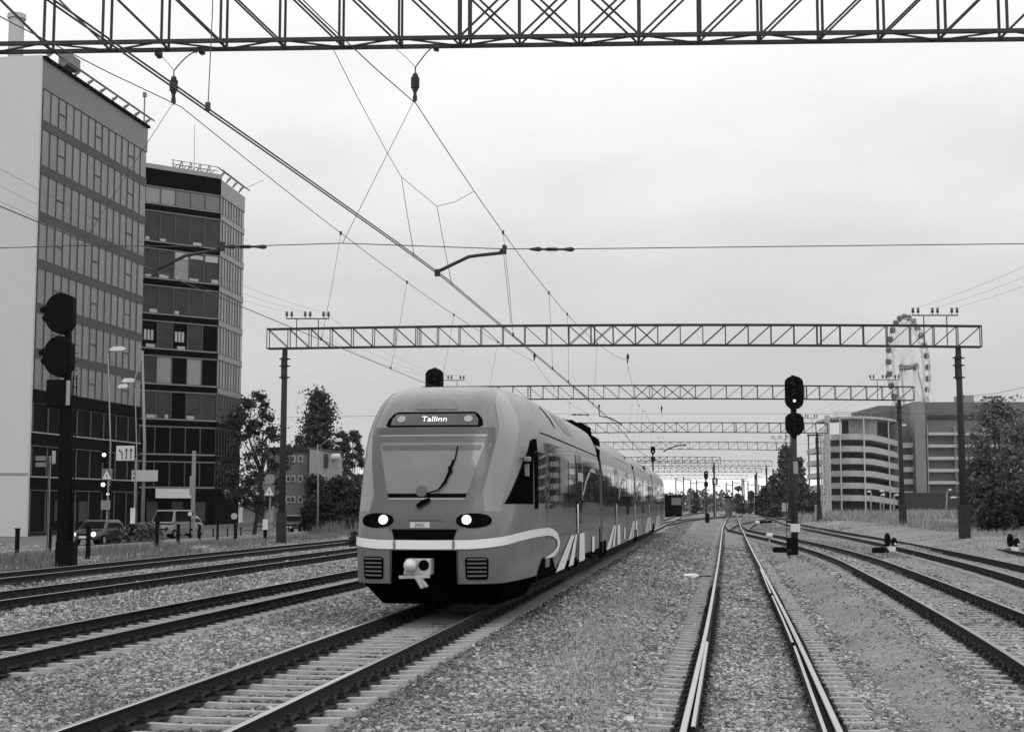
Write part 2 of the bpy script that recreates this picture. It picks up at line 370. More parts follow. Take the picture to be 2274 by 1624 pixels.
def track(name, P, y0, y1, label, ys0, nsl=100, top=1, zf=None, fast=True, spacing=.545, y_sl_end=None):
    global sl_me
    zf = zf or (lambda x, y: 0.0)
    o = thing(name, label, 'railway track', (0,0,0), group='railway tracks of the yard')
    rail('rail', P, y0, y1, -.8, zf, o, top); rail('rail', P, y0, y1, .8, zf, o, top)
    for s in (-.8, .8):
        mb = MB(); pl = path_pts(P, y0, y1, 2.0, s-.2, lambda x, y: 0); pr = path_pts(P, y0, y1, 2.0, s+.2, lambda x, y: 0)
        mb.grid([[Vector((p.x, p.y, zf(p.x, p.y)-.212)) for p, _ in pl], [Vector((p.x, p.y, zf(p.x, p.y)-.212)) for p, _ in pr]], flip=True); mb.obj('shaded_greasy_strip', mgrease_shade, o)
    y = ys0; k = 0; rest = MB(); sm_ = sleeper_mb()
    while y < (y_sl_end or y1):
        x = X_at(P, y); a = -math.atan(X_at(P, y+.5)-X_at(P, y-.5)); z = zf(x, y)
        if k < nsl:
            if sl_me is None:
                s = sleeper_mb().obj('sleeper', mslp, o); f = fast_mb().obj('rail_fastening', mclip, s); f.location = (-.8, 0, 0); sl_me = (s.data, f.data)
                f = bpy.data.objects.new('rail_fastening', sl_me[1]); COL.objects.link(f); f.parent = s; f.location = (.8, 0, 0)
            else:
                s = bpy.data.objects.new('sleeper', sl_me[0]); COL.objects.link(s); s.parent = o
                if fast and k < 60:
                    for r in (-.8, .8): f = bpy.data.objects.new('rail_fastening', sl_me[1]); COL.objects.link(f); f.parent = s; f.location = (r, 0, 0)
            s.location = (x+R.uniform(-.02, .02), y, z+R.uniform(-.006, .004)); s.rotation_euler = (0, 0, a+R.uniform(-.01, .01))
        else:
            ca, sa = math.cos(a), math.sin(a); n = len(rest.v)
            rest.v += [(x+v[0]*ca-v[1]*sa, y+v[0]*sa+v[1]*ca, z+v[2]) for v in sm_.v]
            rest.f += [tuple(n+i for i in f) for f in sm_.f]; rest.m += [0]*len(sm_.f)
        k += 1; y += spacing
    if rest.v:
        r = rest.obj('distant_sleepers', mslp, o); r['kind'] = 'stuff'
    return o
zB = lambda x, y: float(-0.23*(1-sm(60, 118, y)))
tA = track('railway_track', PA, -8, 400, 'track under the passenger train, its pale sleepers bare in the foreground', 11.5, zf=None)
tB = track('railway_track', PB, -8, 400, 'track running straight ahead of the viewer with two bright rails', 10.5, zf=zB)
tC = track('railway_track', PC, 12, 400, 'track just left of the train track with sleeper ends showing', 20, top=0)
tD = track('railway_track', PD, 20, 400, 'second track to the left of the train, dark rails close together', 32, top=0, fast=True)
tE = track('railway_track', PE, 30, 300, 'leftmost track, half hidden beside the tall signal and grass verge', 45, nsl=60, top=0, fast=False, y_sl_end=200)
tF = track('railway_track', PF, 8, 150, 'track curving in from the right corner, joining beyond the signal', 15, top=0)
tG = track('railway_track', PG, 33, 300, 'track at the right edge beyond the curving track', 38, nsl=70, top=0, y_sl_end=220)
tH = track('railway_track', PH, 45, 320, 'farthest right track, low in the dry grass', 52, nsl=40, top=0, fast=False, y_sl_end=160)
# switch blades lying inside the rails of the middle track
BL = [(-.02,-.16),(.03,-.16),(.03,-.02),(.022,-.004),(-.02,-.004)]
def blade(name, y0, y1, off0, off1):
    mb = MB(); n = 16; k = len(BL)
    for i in range(n+1):
        y = y0+(y1-y0)*i/n; off = off0+(off1-off0)*i/n; x = X_at(PB, y); z = zB(x, y); dx = X_at(PB, y+.5)-X_at(PB, y-.5)
        for a, b in BL: mb.v.append((x+off+a, y-off*dx, z+b))
    for i in range(n):
        for j in range(k):
            jj = (j+1) % k; mb.f.append((i*k+j, i*k+jj, (i+1)*k+jj, (i+1)*k+j)[::-1]); mb.m.append(1 if j in (2, 3) else 0)
    mb.f.append(tuple(range(k))); mb.m.append(0)
    return mb.obj(name, [mrust, mshine], tB)
blade('switch_blade', 15.2, 24.5, -.70, -.735)
blade('switch_blade', 14.8, 24.0, .64, .69)
blade('switch_blade', 24.6, 37, .685, .70)
blade('switch_blade', 38, 52, .69, .735)
# crossing lead joining the middle track and the curving one
def lead(label, pts, nsl=40):
    P = lerp_path(pts); o = thing('railway_track', label, 'railway track', group='railway tracks of the yard')
    zf = lambda x, y: 0.012
    rail('rail', P, pts[0][0], pts[-1][0], -.8, zf, o, 0); rail('rail', P, pts[0][0], pts[-1][0], .8, zf, o, 0)
lead('far crossover track running from the middle track towards the car park', [(118,18.6),(150,24.5),(190,33.5),(230,44),(262,52)])
lead('distant crossover track between the train line and the middle track', [(150,15.6),(190,22.6),(230,33),(262,41.5)])
# ------------------------------------------------------------------ grass and weeds
def grass(name, regions, label, seed=1, tone=(.10,.24)):
    rng = np.random.default_rng(seed); Vs = []; T = []
    for (n, w0, w1, y0, y1, h0, h1, wd) in regions:
        y = y0+(y1-y0)*rng.uniform(0, 1, n)**1.3; wl = rng.uniform(w0, w1, n)
        # patchy
        f = np.sin(wl*1.3+y*.31)*np.sin(y*.17-wl*.7)+.35*np.sin(y*.9+wl*2.1)+rng.normal(0, .5, n)
        k = f > -.35; y = y[k]; wl = wl[k]; f = f[k]; n = len(y); x = wl+S*y
        h = rng.uniform(h0, h1, n)*(1+.35*np.clip(f, -1, 1))*(.55+.55*np.sin(wl*.35+y*.06+1)*np.sin(y*.045-wl*.2)+.15); a = rng.uniform(0, 3.14, n); ww = wd*rng.uniform(.5, 1.5, n)
        lx = rng.normal(0, .25, n)*h; ly = rng.normal(0, .25, n)*h; z = gz(x, y)-.02
        c, s = np.cos(a)*ww, np.sin(a)*ww
        p0 = np.stack([x-c, y-s, z], 1); p1 = np.stack([x+c, y+s, z], 1); p2 = np.stack([x+lx+c*.2, y+ly, z+h], 1)
        Vs.append(np.stack([p0, p1, p2], 1).reshape(-1, 3)); T.append(np.repeat(rng.uniform(tone[0], tone[1], n), 3))
    Vv = np.concatenate(Vs); n = len(Vv)//3
    m = bpy.data.materials.new(name); m.use_nodes = True; tt = m.node_tree; bb = tt.nodes['Principled BSDF']; bb.inputs['Roughness'].default_value = .9; bb.inputs['Specular IOR Level'].default_value = .1
    at = tt.nodes.new('ShaderNodeAttribute'); at.attribute_name = 'tone'; tt.links.new(at.outputs['Fac'], bb.inputs['Base Color'])
    o = npmesh(name, Vv, np.arange(n*3).reshape(-1, 3), m, smooth=False); attr(o, 'tone', np.concatenate(T))
    tag(o, label, 'grass', kind='stuff')
grass('meadow_grass', [(50000, 14.5, 45, 66, 150, .1, .5, .03), (16000, 5.2, 14.5, 62, 150, .04, .14, .03), (40000, 12, 70, 150, 340, .3, 1.15, .08), (9000, 7.0, 16, 20, 60, .03, .10, .015), (14000, 2, 12, 120, 330, .05, .25, .07), (9000, -3.5, 9, 66, 130, .03, .14, .035), (9000, -4, -2, 80, 250, .05, .2, .06)],
      'dry tall grass and weeds on the right of the tracks', 5, (.14,.38))
grass('verge_grass', [(45000, -29.5, -22.3, 38, 110, .08, .38, .018), (30000, -31, -22.3, 110, 330, .3, 1.1, .05), (16000, -20.0, -12.6, 30, 120, .03, .14, .02)],
      'rough grass verge between the left tracks and the street', 6, (.08,.24))
grass('cess_weeds', [(20000, -2.5, -1.25, 11, 48, .02, .10, .011), (4000, -3.6, -2.4, 11, 60, .03, .1, .008), (9000, 2.5, 4.6, 11, 60, .02, .10, .01), (8000, 6.6, 12, 14, 60, .02, .1, .012)],
      'thin weeds growing between the middle tracks', 7, (.26,.52))
# ------------------------------------------------------------------ catenary gantries
msteel = mat('gantry_steel', 0.040, 0.75, var=.3, scale=6, spec=.3)
mpole = mat('pole_concrete', 0.030, 0.9, var=.35, scale=4, spec=.2)
mins = mat('insulator_porcelain', 0.02, 0.35, spec=.5)
mwire = mat('wire_metal', 0.06, 0.6, spec=.3)
def truss(mb, a, b, n, h=1.12, wd=.5, th=.075, camber=.15, splices=(), xmid=2, fine=True):
    a = Vector(a); b = Vector(b); d = (b-a); nrm = Vector((-d.y, d.x, 0)).normalized()
    pt = lambda t, up, side: a + d*t + nrm*wd*side + Vector((0, 0, (h if up else 0) + camber*4*t*(1-t)))
    for side in (0, 1):
        for up in (0, 1):
            for i in range(n):
                mb.bar(pt(i/n, up, side), pt((i+1)/n, up, side), th, th)
        for i in range(n+1):
            mb.bar(pt(i/n, 0, side), pt(i/n, 1, side), th*.62, th*.62)
            if i in splices: mb.bar(pt((i+.17)/n, 0, side), pt((i+.17)/n, 1, side), th*.62, th*.62)
        for i in range(n):
            m = abs(i+.5-n/2)
            if i+.5 < n/2 or m < xmid: mb.bar(pt(i/n, 1, side), pt((i+1)/n, 0, side), th*.5, th*.5)
            if i+.5 > n/2 or m < xmid: mb.bar(pt(i/n, 0, side), pt((i+1)/n, 1, side), th*.5, th*.5)
    for up in (0, 1):
        for i in range(n):
            if fine or i % 2 == 0:
                s0 = i % 2; mb.bar(pt(i/n, up, s0), pt((i+1)/n, up, 1-s0), th*.5, th*.4)
            mb.bar(pt(i/n, up, 0), pt(i/n, up, 1), th*.5, th*.5)
    return pt
def pole(parent, base, top, r0=.22, r1=.15, collars=True):
    mb = MB(); base = Vector(base); top = Vector(top)
    mb.tube([base-Vector((0,0,.5)), top], [r0, r1], 12)
    o = mb.obj('post', mpole, parent, smooth=True)
    mb = MB()
    if collars:
        for dz in (.55, .95, 1.6): 
            p = top-Vector((0,0,dz)); mb.tube([p, p-Vector((0,0,.10))], r1+.05, 12); mb.box(p+Vector((r1+.09, 0, -.05)), (.14, .06, .07)); mb.box(p+Vector((-r1-.09, 0, -.05)), (.14, .06, .07))
        mb.obj('collar', mpole, parent) if False else None
    if mb.v: mb.bar(top-Vector((r1+.03,0,1.75)), top-Vector((r1+.03,0,.5)), .05); mb.obj('collars', mpole, parent)
    mb = MB(); p = base+Vector((0,0,.9)); mb.box(p, (.50, .50, 1.8)); mb.obj('footing_sleeve', mpole, parent)
    return o
def bracket(parent, c, wide=2.45):
    """frame on top of the truss with three pairs of insulators"""
    mb = MB(); c = Vector(c)
    for s in (-.62, .62): mb.bar(c+Vector((s,0,-1.1)), c+Vector((s,0,.52)), .045)
    mb.bar(c+Vector((-wide/2,0,.52)), c+Vector((wide/2,0,.52)), .06)
    f = mb.obj('wire_bracket', msteel, parent)
    pos = []
    for k in (-1, 0, 1):
        for s in (-.14, .14):
            q = c+Vector((k*1.05+s, 0, .55)); m2 = MB()
            m2.tube([q, q+Vector((0,0,.10)), q+Vector((0,0,.12)), q+Vector((0,0,.22)), q+Vector((0,0,.24)), q+Vector((0,0,.33)), q+Vector((s*.3,0,.38))], [.02,.02,.075,.085,.06,.08,.03], 8)
            m2.obj('pin_insulator', mins, f, smooth=True); pos.append(q+Vector((0,0,.33)))
    return pos
GS = []
def gantry(label, L_, R_, n, posts=(True, True), w_in=(1.0, 1.2), splices=(), brk=(True, True), h=1.12, th=.075, gl=None, fine=True, camber=.15):
    L_ = Vector(L_); R_ = Vector(R_)
    o = thing('catenary_gantry', label, 'gantry', group='catenary gantries spanning the tracks')
    mb = MB(); pt = truss(mb, L_, R_, n, h=h, camber=camber, splices=splices, th=th, fine=fine); mb.obj('truss', msteel, o)
    d = (R_-L_); ln = d.length
    for k, (t, on) in enumerate(((w_in[0]/ln, posts[0]), (1-w_in[1]/ln, posts[1]))):
        if on:
            p = pt(t, 0, .5); b = Vector((p.x + (0.05 if k else -0.05), p.y, float(gz(p.x, p.y))))
            pole(o, b, p)
    pos = []
    for k, t in enumerate((2.3/ln, 1-2.35/ln)):
        if brk[k]: pos.append(bracket(o, pt(t, 1, .5)+Vector((0,0,.05))))
        else: pos.append(None)
    GS.append((L_, R_, pt, pos)); return o
L1 = px(-420, 118, 26.75); R1 = px(2600, 71, 25.35)
L1 = Vector((-14.0, 26.9, 10.72)); R1 = Vector((24.0, 25.5, 10.50))
a1 = px(0, 100, 26.6); b1 = px(2273, 71, 25.8); dd = (b1-a1)/(b1.x-a1.x)
L1 = a1+dd*(-13.6-4.5-a1.x); R1 = a1+dd*(19.5-a1.x)
gantry('nearest gantry, its dark lattice beam running across the top of the picture', L1, R1, 33, splices=(5, 15, 25), brk=(False, False), th=.072, camber=.03)
gantry('second gantry, the full span with two posts and insulator frames at both ends', px(592, 773, 80.5), px(2180, 769, 75.5), 32, splices=(7, 15, 25))
gantry('third gantry, partly hidden by the train roof and crossed by the signal', px(938, 888, 121), px(2030, 888, 117.5), 32, splices=(7, 15, 25))
gantry('fourth gantry, thinner with distance, ending beside the car park', px(1120, 962.5, 166), px(1838, 961, 163), 28, splices=(7, 20), w_in=(1, 1.2), th=.08)
gantry('fifth gantry seen above the train end and behind the signal mast', px(1215, 999, 214), px(1768, 999, 210), 26, th=.08, fine=False)
gantry('sixth gantry ending in the dark post near the middle of the yard', px(1300, 1029, 268), px(1599, 1028, 262), 18, th=.08, fine=False, brk=(False, False))
gantry('seventh gantry low over the far yard, ending by the pine trees', px(1330, 1036, 305), px(1714, 1034, 300), 26, th=.09, fine=False, brk=(False, False))
gantry('eighth gantry just above the bright strip of sky', px(1370, 1048.5, 360), px(1690, 1048, 350), 24, th=.09, fine=False, brk=(False, False))
gantry('ninth and farthest gantry over the horizon', px(1400, 1063, 430), px(1660, 1063, 425), 20, th=.1, fine=False, brk=(False, False))
# ------------------------------------------------------------------ overhead wires
def wire(name, pts, r, label, cat='wire', group=None, parent=None, m=None):
    mb = MB(); mb.tube(pts, r, 5)
    o = mb.obj(name, m or mwire, parent)
    if not parent: tag(o, label, cat, group)
    return o
GY = [-20, 26.0, 78.3, 119.5, 165, 212, 265, 303]
def cat_curve(f, y0, z0, y1, z1, sag, n=14):
    out = []
    for i in range(n+1):
        t = i/n; y = y0+(y1-y0)*t; out.append(Vector((f(y), y, z0+(z1-z0)*t - sag*4*t*(1-t))))
    return out
SP = [(-20,9.6),(26.0,9.54),(77.6,9.95),(119,9.9),(165,9.9),(212,9.9),(265,9.9)]
SPC = [(-20,9.7),(26.7,9.68),(79.5,10.05),(120,9.9),(165,9.9),(212,9.9),(265,9.9)]
def stA(y): return float(np.interp(y, [-20, 12, 15, 26, 50, 78, 119, 165, 212, 265], [-.6, -.23, -.06, .37, .42, .35, -.3, .3, -.3, .3]))
fA = lambda y: S*y-5.33+stA(y); mA = lambda y: S*y-5.33+float(np.interp(y, [26, 78, 119], [-.05, .9, .1]))
fC = lambda y: S*y-10.6+float(np.interp(y, [-20, 26, 78, 119, 165], [-.2, .1, .3, -.2, .2])); mC = lambda y: S*y-10.6+float(np.interp(y, [26, 78, 119], [0.56, .9, .1]))
zcA = 6.36; zcC = 6.52
cwp = [Vector((fA(y), y, zcA)) for y in np.linspace(-14, 265, 90)]
for s in (-.022, .022):
    wire('contact_wire', [p+Vector((s*1.2, 0, 0)) for p in cwp], .0105, ('left' if s < 0 else 'right')+' wire of the thick close pair of contact wires over the train', group='contact wires over the passenger train')
wire('contact_wire', [Vector((fC(y), y, zcC)) for y in np.linspace(-10, 265, 60)], .010, 'single contact wire left of the train, passing before the office towers')
def messenger(label, sp, mf, cf, zc, sag, dr):
    pts = []; segs = []
    for i in range(len(sp)-1):
        c = cat_curve(mf, sp[i][0], sp[i][1], sp[i+1][0], sp[i+1][1], sag if i else 1.3)
        segs.append((sp[i][0], sp[i+1][0], c)); pts += c[(1 if i else 0):]
    o = wire('messenger_wire', pts, .0095, label)
    ys = np.array([p.y for p in pts]); zs = np.array([p.z for p in pts])
    for y in dr:
        zt = float(np.interp(y, ys, zs)); a = Vector((mf(y), y, zt)); b = Vector((cf(y), y, zc))
        mb = MB(); mb.tube([a, (a+b)/2+Vector((.02,.03,0)), b], .0055, 4); mb.box(b+Vector((0,0,.03)), (.05,.05,.09)); mb.box(a, (.06,.06,.09)); mb.obj('dropper', mwire, o)
    return o
messenger('messenger wire above the passenger train, carrying droppers', SP, mA, fA, zcA, .95, [15.1, 36, 45, 50, 61, 90, 100, 110, 132, 150])
messenger('messenger wire over the left track, sagging past the office towers', SPC, mC, fC, zcC, .45, [12, 38.3, 46.6, 55, 66, 92, 105, 135, 150])
def insul(label, top, bot, s=1.0):
    """a hanging string: hook, cap, ribbed porcelain body, clamp"""
    o = thing('insulator_string', label, 'insulator', group='insulators hanging under the gantries'); top = Vector(top); bot = Vector(bot); d = bot-top; L0 = d.length
    f = lambda t: top+d*t
    mb = MB(); mb.tube([f(0), f(.18)], .012*s, 6); mb.tube([f(.16), f(.20), f(.27), f(.29)], [.025*s, .05*s, .06*s, .035*s], 10); mb.obj('cap', msteel, o)
    mb = MB(); ts = []; rs = []
    for i in range(5):
        t = .29+i*.062; ts += [t, t+.008, t+.05, t+.058]; rs += [.055*s, .082*s, .082*s, .055*s]
    mb.tube([f(t) for t in ts], rs, 14); mb.obj('porcelain_body', mins, o, smooth=False)
    mb = MB(); mb.tube([f(.60), f(.66), f(.72)], [.06*s, .05*s, .025*s], 10); mb.box(f(.78), (.06*s,.06*s,.10*s)); mb.box(f(.88), (.08*s,.05*s,.09*s)); mb.tube([f(.7), f(1)], .016*s, 6); mb.obj('clamp', msteel, o)
    return o
def hanger(name, label, a, b, sagv, r=.012):
    a = Vector(a); b = Vector(b); mb = MB(); pts = [a+(b-a)*t+Vector((sagv[0], 0, sagv[1]))*4*t*(1-t) for t in (0,.15,.3,.45,.6,.75,.9,1)]
    mb.tube(pts, r, 6); o = mb.obj(name, mwire); tag(o, label, 'wire'); return o
def hang(u, vt, vb, Y, label, s=1.0):
    t = px(u, vt, Y); b = px(u-1, vb, Y); return insul(label, t, b, s)
hang(922, 150, 228, 26.0, 'large insulator under the nearest gantry, above the train')
hang(386, 157, 233, 26.7, 'large insulator under the nearest gantry, in front of the tall office tower')
hang(1394, 781, 806, 77.6, 'insulator under the second gantry, right of the thick contact wire', .95)
hang(1187, 781, 800, 79.0, 'insulator under the second gantry, where the contact wire pair crosses it', .95)
hang(1469, 898, 916, 119, 'small far insulator under the third gantry', 1.0)
hanger('suspension_cable', 'curved cable holding the insulator over the train', px(968, 104, 26.0), px(922, 150, 26.0), (.05, .12)); hanger('suspension_cable', 'thin slack cable left of the insulator over the train', px(880, 110, 26.2), px(922, 150, 26.0), (0, .02), .006)
hanger('suspension_cable', 'curved cable holding the insulator before the tall office tower', px(438, 117, 26.7), px(386, 157, 26.7), (.05, .12)); hanger('suspension_cable', 'thin slack cable left of the insulator before the tall office tower', px(350, 117, 26.8), px(386, 157, 26.7), (0, .02), .006)
for u, v, Y in ((968, 104, 26.0), (447, 112, 26.7), (352, 120, 26.8)):
    c = px(u, v, Y); mb = MB(); mb.box(c, (.10,.24,.10)); mb.tube([c, c+Vector((.03,0,-.09))], .03, 6)
    tag(mb.obj('hanger_clamp', msteel), {968: 'steel clamp under the nearest gantry over the train', 447: 'steel clamp under the nearest gantry where the tall tower roof ends', 352: 'small steel clamp under the nearest gantry before the tower roof'}[u], 'clamp')
# cross-span (fixing) ropes
def rope(label, pts): return wire('fixing_rope', pts, .009, label, 'wire', 'fixing ropes under the gantries')
rope('fixing rope crossing the whole picture under the nearest gantry', [px(-420, 556, 27.0), px(0, 550.5, 26.7), px(180, 545, 26.6), px(492, 548, 26.4), px(760, 540, 26.2), px(1117, 552.5, 26.0), px(1270, 552.5, 25.9), px(2273, 541, 25.5), px(2800, 536, 25.3)])
rope('fixing rope under the second gantry', [px(624, 926, 80), px(1187, 918, 79), px(1394, 918, 77.6), px(2148, 918, 75.6)])
rope('fixing rope under the third gantry', [px(950, 986, 121), px(1425, 984, 119.5), px(2022, 985, 117.6)])
def rod(label, u0, u1, v, Y):
    a = px(u0, v, Y); b = px(u1, v+.6, Y); d = b-a; o = thing('rope_insulator', label, 'insulator', group='rod insulators on the fixing ropes')
    mb = MB()
    for t in (0.0, .72): mb = MB(); mb.tube([a+d*(t+x) for x in (0, .06, .16, .22, .28)], [.012, .026, .04, .045, .02], 8); mb.obj('end_fitting', msteel, o)
    mb = MB(); mb.tube([a, b], .022, 6); ts = [.38+.02*i for i in range(13)]; mb.tube([a+d*t for t in ts], [.025 if i % 2 else .045 for i in range(13)], 8); mb.obj('ribbed_rod', mins, o)
rod('rod insulator on the fixing rope right of the bent arm over the train', 1175, 1275, 553, 25.95)
rod('rod insulator on the fixing rope in front of the lower office tower', 497, 592, 547.3, 26.3)
rod('rod insulator on the second fixing rope above the train roof', 1268, 1308, 920, 78.5)
def arm(label, pts, Y, r=.032):
    P = [px(u, v, Y) for u, v in pts]; o = thing('registration_arm', label, 'arm', group='bent arms holding the contact wires')
    mb = MB(); mb.tube(P, r, 8); mb.obj('bent_tube', msteel, o, smooth=True)
    mb = MB(); mb.box(P[0]+Vector((0, 0, -.02)), (.10,.12,.12)); mb.obj('end_clamp', msteel, o); mb = MB(); mb.box(P[-1]+Vector((.03, 0, .06)), (.08,.10,.16)); mb.tube([P[-1]+Vector((-.05,0,.02)), P[-1]+Vector((.07,0,.12))], .03, 6); mb.obj('end_clamp', msteel, o)
arm('thick bent black arm holding the contact wires over the train', [(971, 603), (1040, 570), (1060, 567), (1116, 561)], 26.0)
arm('thick bent black arm in front of the lower office tower', [(345, 600), (410, 568), (435, 563), (490, 554)], 26.45)
arm('thin far bent arm where the contact wires meet the second fixing rope', [(1378, 940), (1356, 928), (1331, 923), (1329, 903)], 78)
arm('thin far bent arm above the end of the train', [(1474, 1001), (1487, 994), (1507, 988), (1520, 988)], 119.5, .05)
def thin(label, pts, r=.006): return wire('stay_wire', pts, r, label, 'wire')
thin('thin stay wire from the insulator over the train down to the fixing rope', [px(922, 218, 26), px(760, 540, 26.2)])
thin('thin stay wire from the left insulator down past the tall tower', [px(382, 232, 26.7), px(180, 545, 26.6)])
thin('slack jumper wire linking two messenger wires over the train', [px(740, 110, 22), px(785, 200, 23), px(860, 340, 27), px(891, 393, 28.3), px(970, 458, 30), px(1010, 448, 30), px(1052, 425, 30.2)])
thin('vertical jumper wire falling to the contact wires right of the first', [px(970, 458, 30), px(985, 540, 29), px(1003, 632, 27.6)], .007)
thin('vertical jumper wire falling to the contact wires left of the second', [px(891, 393, 28.3), px(903, 470, 26.5), px(920, 570, 24.5)], .007)
thin('long drop wire from the arm joint over the train', [px(1117, 555, 26), px(1126, 640, 26), px(1134, 716, 26.0)], .005)
thin('thin tie wire before the edge of the lower tower', [px(585, 400, 34), px(545, 418, 34)], .005)
thin('thin drop wire before the roof of the lower tower', [px(432, 278, 30), px(431, 370, 30)], .005)
# feeder wires on the insulator frames
for side, nm in ((0, 'left'), (1, 'right')):
    for k in range(3):
        pts = []
        for gi in range(1, 5):
            q = GS[gi][3][side][k*2]
            if gi == 1:
                q0 = Vector((q.x - S*48 + (6 if side else -1), q.y-50, q.z+.6)); pts += cat_curve(lambda y, q0=q0, q=q: q0.x+(q.x-q0.x)*(y-q0.y)/(q.y-q0.y), q0.y, q0.z, q.y, q.z, .9)
            else: pts += cat_curve(lambda y, a=pts[-1].copy(), q=q: a.x+(q.x-a.x)*(y-a.y)/(q.y-a.y), pts[-1].y, pts[-1].z, q.y, q.z, .8)[1:]
        wire('feeder_wire', pts, .006, f'{(["outermost", "middle", "innermost"] if nm == "left" else ["innermost", "middle", "outermost"])[k]} of three thin feeder wires over the {nm} gantry ends', 'wire', f'feeder wires over the {nm} gantry ends')
thin('slack cable leaving the right post of the second gantry', [px(2156, 879, 75), px(2215, 872, 73), px(2290, 856, 70)], .012)
thin('lower slack cable leaving the right post of the second gantry', [px(2156, 890, 75), px(2215, 889, 73), px(2290, 880, 70)], .008)
# ------------------------------------------------------------------ signals
mblk = mat('signal_black', 0.005, 0.85, spec=.08)
mlens = mat('signal_lens', 0.01, 0.3, spec=.2)
mlit = mat('signal_lamp_lit', 0.8, .3, emit=1.6)
mwhite = mat('white_paint', 0.62, 0.7, var=.12)
mmast = mat('signal_mast', 0.028, 0.8, var=.3)
def board(mb, c, w, h, rz, top=True, bot=.35, depth=.05):
    """background board: round top, tapered foot"""
    X = Vector((math.cos(rz), math.sin(rz), 0)); n = Vector((math.sin(rz), -math.cos(rz), 0)); Z = Vector((0,0,1)); c = Vector(c)
    P = []; r = w/2
    for i in range(13):
        a = math.pi*i/12; P.append((math.cos(a)*r, h/2-r*.75+math.sin(a)*r*.75))
    P += [(-r, -h/2+bot*w), (-r*.82, -h/2+bot*w*.45), (-r*.42, -h/2), (r*.42, -h/2), (r*.82, -h/2+bot*w*.45), (r, -h/2+bot*w)]
    mb.poly([c+X*x+Z*z for x, z in P], n*depth)
    return X, n, Z
def head(parent, c, w, h, rz, lamps, lit=(), visor=.28, deep=.28):
    o_mb = MB(); X, n, Z = board(o_mb, c, w, h, rz); c = Vector(c)
    # housing behind the board
    o_mb.box(c-n*deep/2, (w*.55, deep, h*.7), rz=rz)
    hd = o_mb.obj('signal_head', mblk, parent)
    for i, dz in enumerate(lamps):
        p = c+Z*dz+n*.055; mb = MB()
        r = w*.17; ring = []
        for k in range(13):
            a = math.pi*(-.15+1.3*k/12); ring.append(X*math.cos(a)*r+Z*math.sin(a)*r)
        mb.grid([[p+q*1.1 for q in ring], [p+n*visor+q*1.05-Z*.03 for q in ring]]); mb.grid([[p+q*1.18 for q in ring], [p+n*visor+q*1.13-Z*.03 for q in ring]], flip=True)
        mb.obj('visor', mblk, hd)
        mb = MB(); mb.disc(p, n, r*(.42 if i in lit else .9), .03); mb.obj('lens', mlit if i in lit else mlens, hd)
    return hd
def mast_signal(label, base, tops, h_mast, w=.82, rz=0, plate=True, r=.11, boxes=True, lean=(0,0)):
    base = Vector(base); o = thing('railway_signal', label, 'railway signal', group='mast signals beside the tracks')
    top = base+Vector((lean[0], lean[1], h_mast)); mb = MB(); mb.tube([base-Vector((0,0,.3)), top], [r*1.15, r], 12); mb.obj('mast', mmast, o, smooth=True)
    n = Vector((math.sin(rz), -math.cos(rz), 0))
    for (zc, hh, lamps, lit) in tops:
        c = base+(top-base)*(zc/h_mast)+n*.16; head(o, c, w, hh, rz, lamps, lit)
    mb = MB(); 
    for (zc, hh, *_r) in tops:
        p = base+(top-base)*((zc-hh*.5-.05)/h_mast); mb.box(p, (.22, .3, .14)); mb.box(p+Vector((0,0,hh+.04)), (.14,.22,.10))
    mb.obj('mounting_bracket', mblk, o)
    return o, top, n
# the tall signal right of the middle track
sb = px(1765, 1233, 64.5); H0 = px(1768, 835, 64.5).z - sb.z
o, top, n = mast_signal('tall two-headed signal mast between the middle and right tracks, one small lamp lit', sb, [(H0-.75, 1.50, (.42, 0, -.38), (2,)), (H0-2.18, 1.04, (.28, -.12), ())], H0-.3, w=.84, r=.128, lean=(.06, 0))
mb = MB(); mb.box(sb+Vector((0,-.17,1.25)), (.42,.05,.36)); mb.obj('white_plate', mwhite, o)
mb = MB(); mb.box(sb+Vector((.06,-.20,3.95)), (.20,.04,.55)); mb.obj('number_plate', mat('grey_plate', .3), o)
mb = MB(); mb.box(sb+Vector((-.14,-.1,.42)), (.46,.36,.8)); mb.obj('relay_box', mblk, o, bevel=.02)
mb = MB()
for s in (-.32, -.12): mb.bar(sb+Vector((s,.25,.1)), sb+Vector((s+.05,.25,5.6)), .03)
for k in range(18): mb.bar(sb+Vector((-.32,.25,.3+k*.3)), sb+Vector((-.12,.25,.3+k*.3)), .02)
mb.obj('ladder', mmast, o)
mb = MB(); mb.box(sb+Vector((0,0,-.02)), (.55,.6,.12)); mb.obj('foundation', mat('concrete_kerb', .3), o)
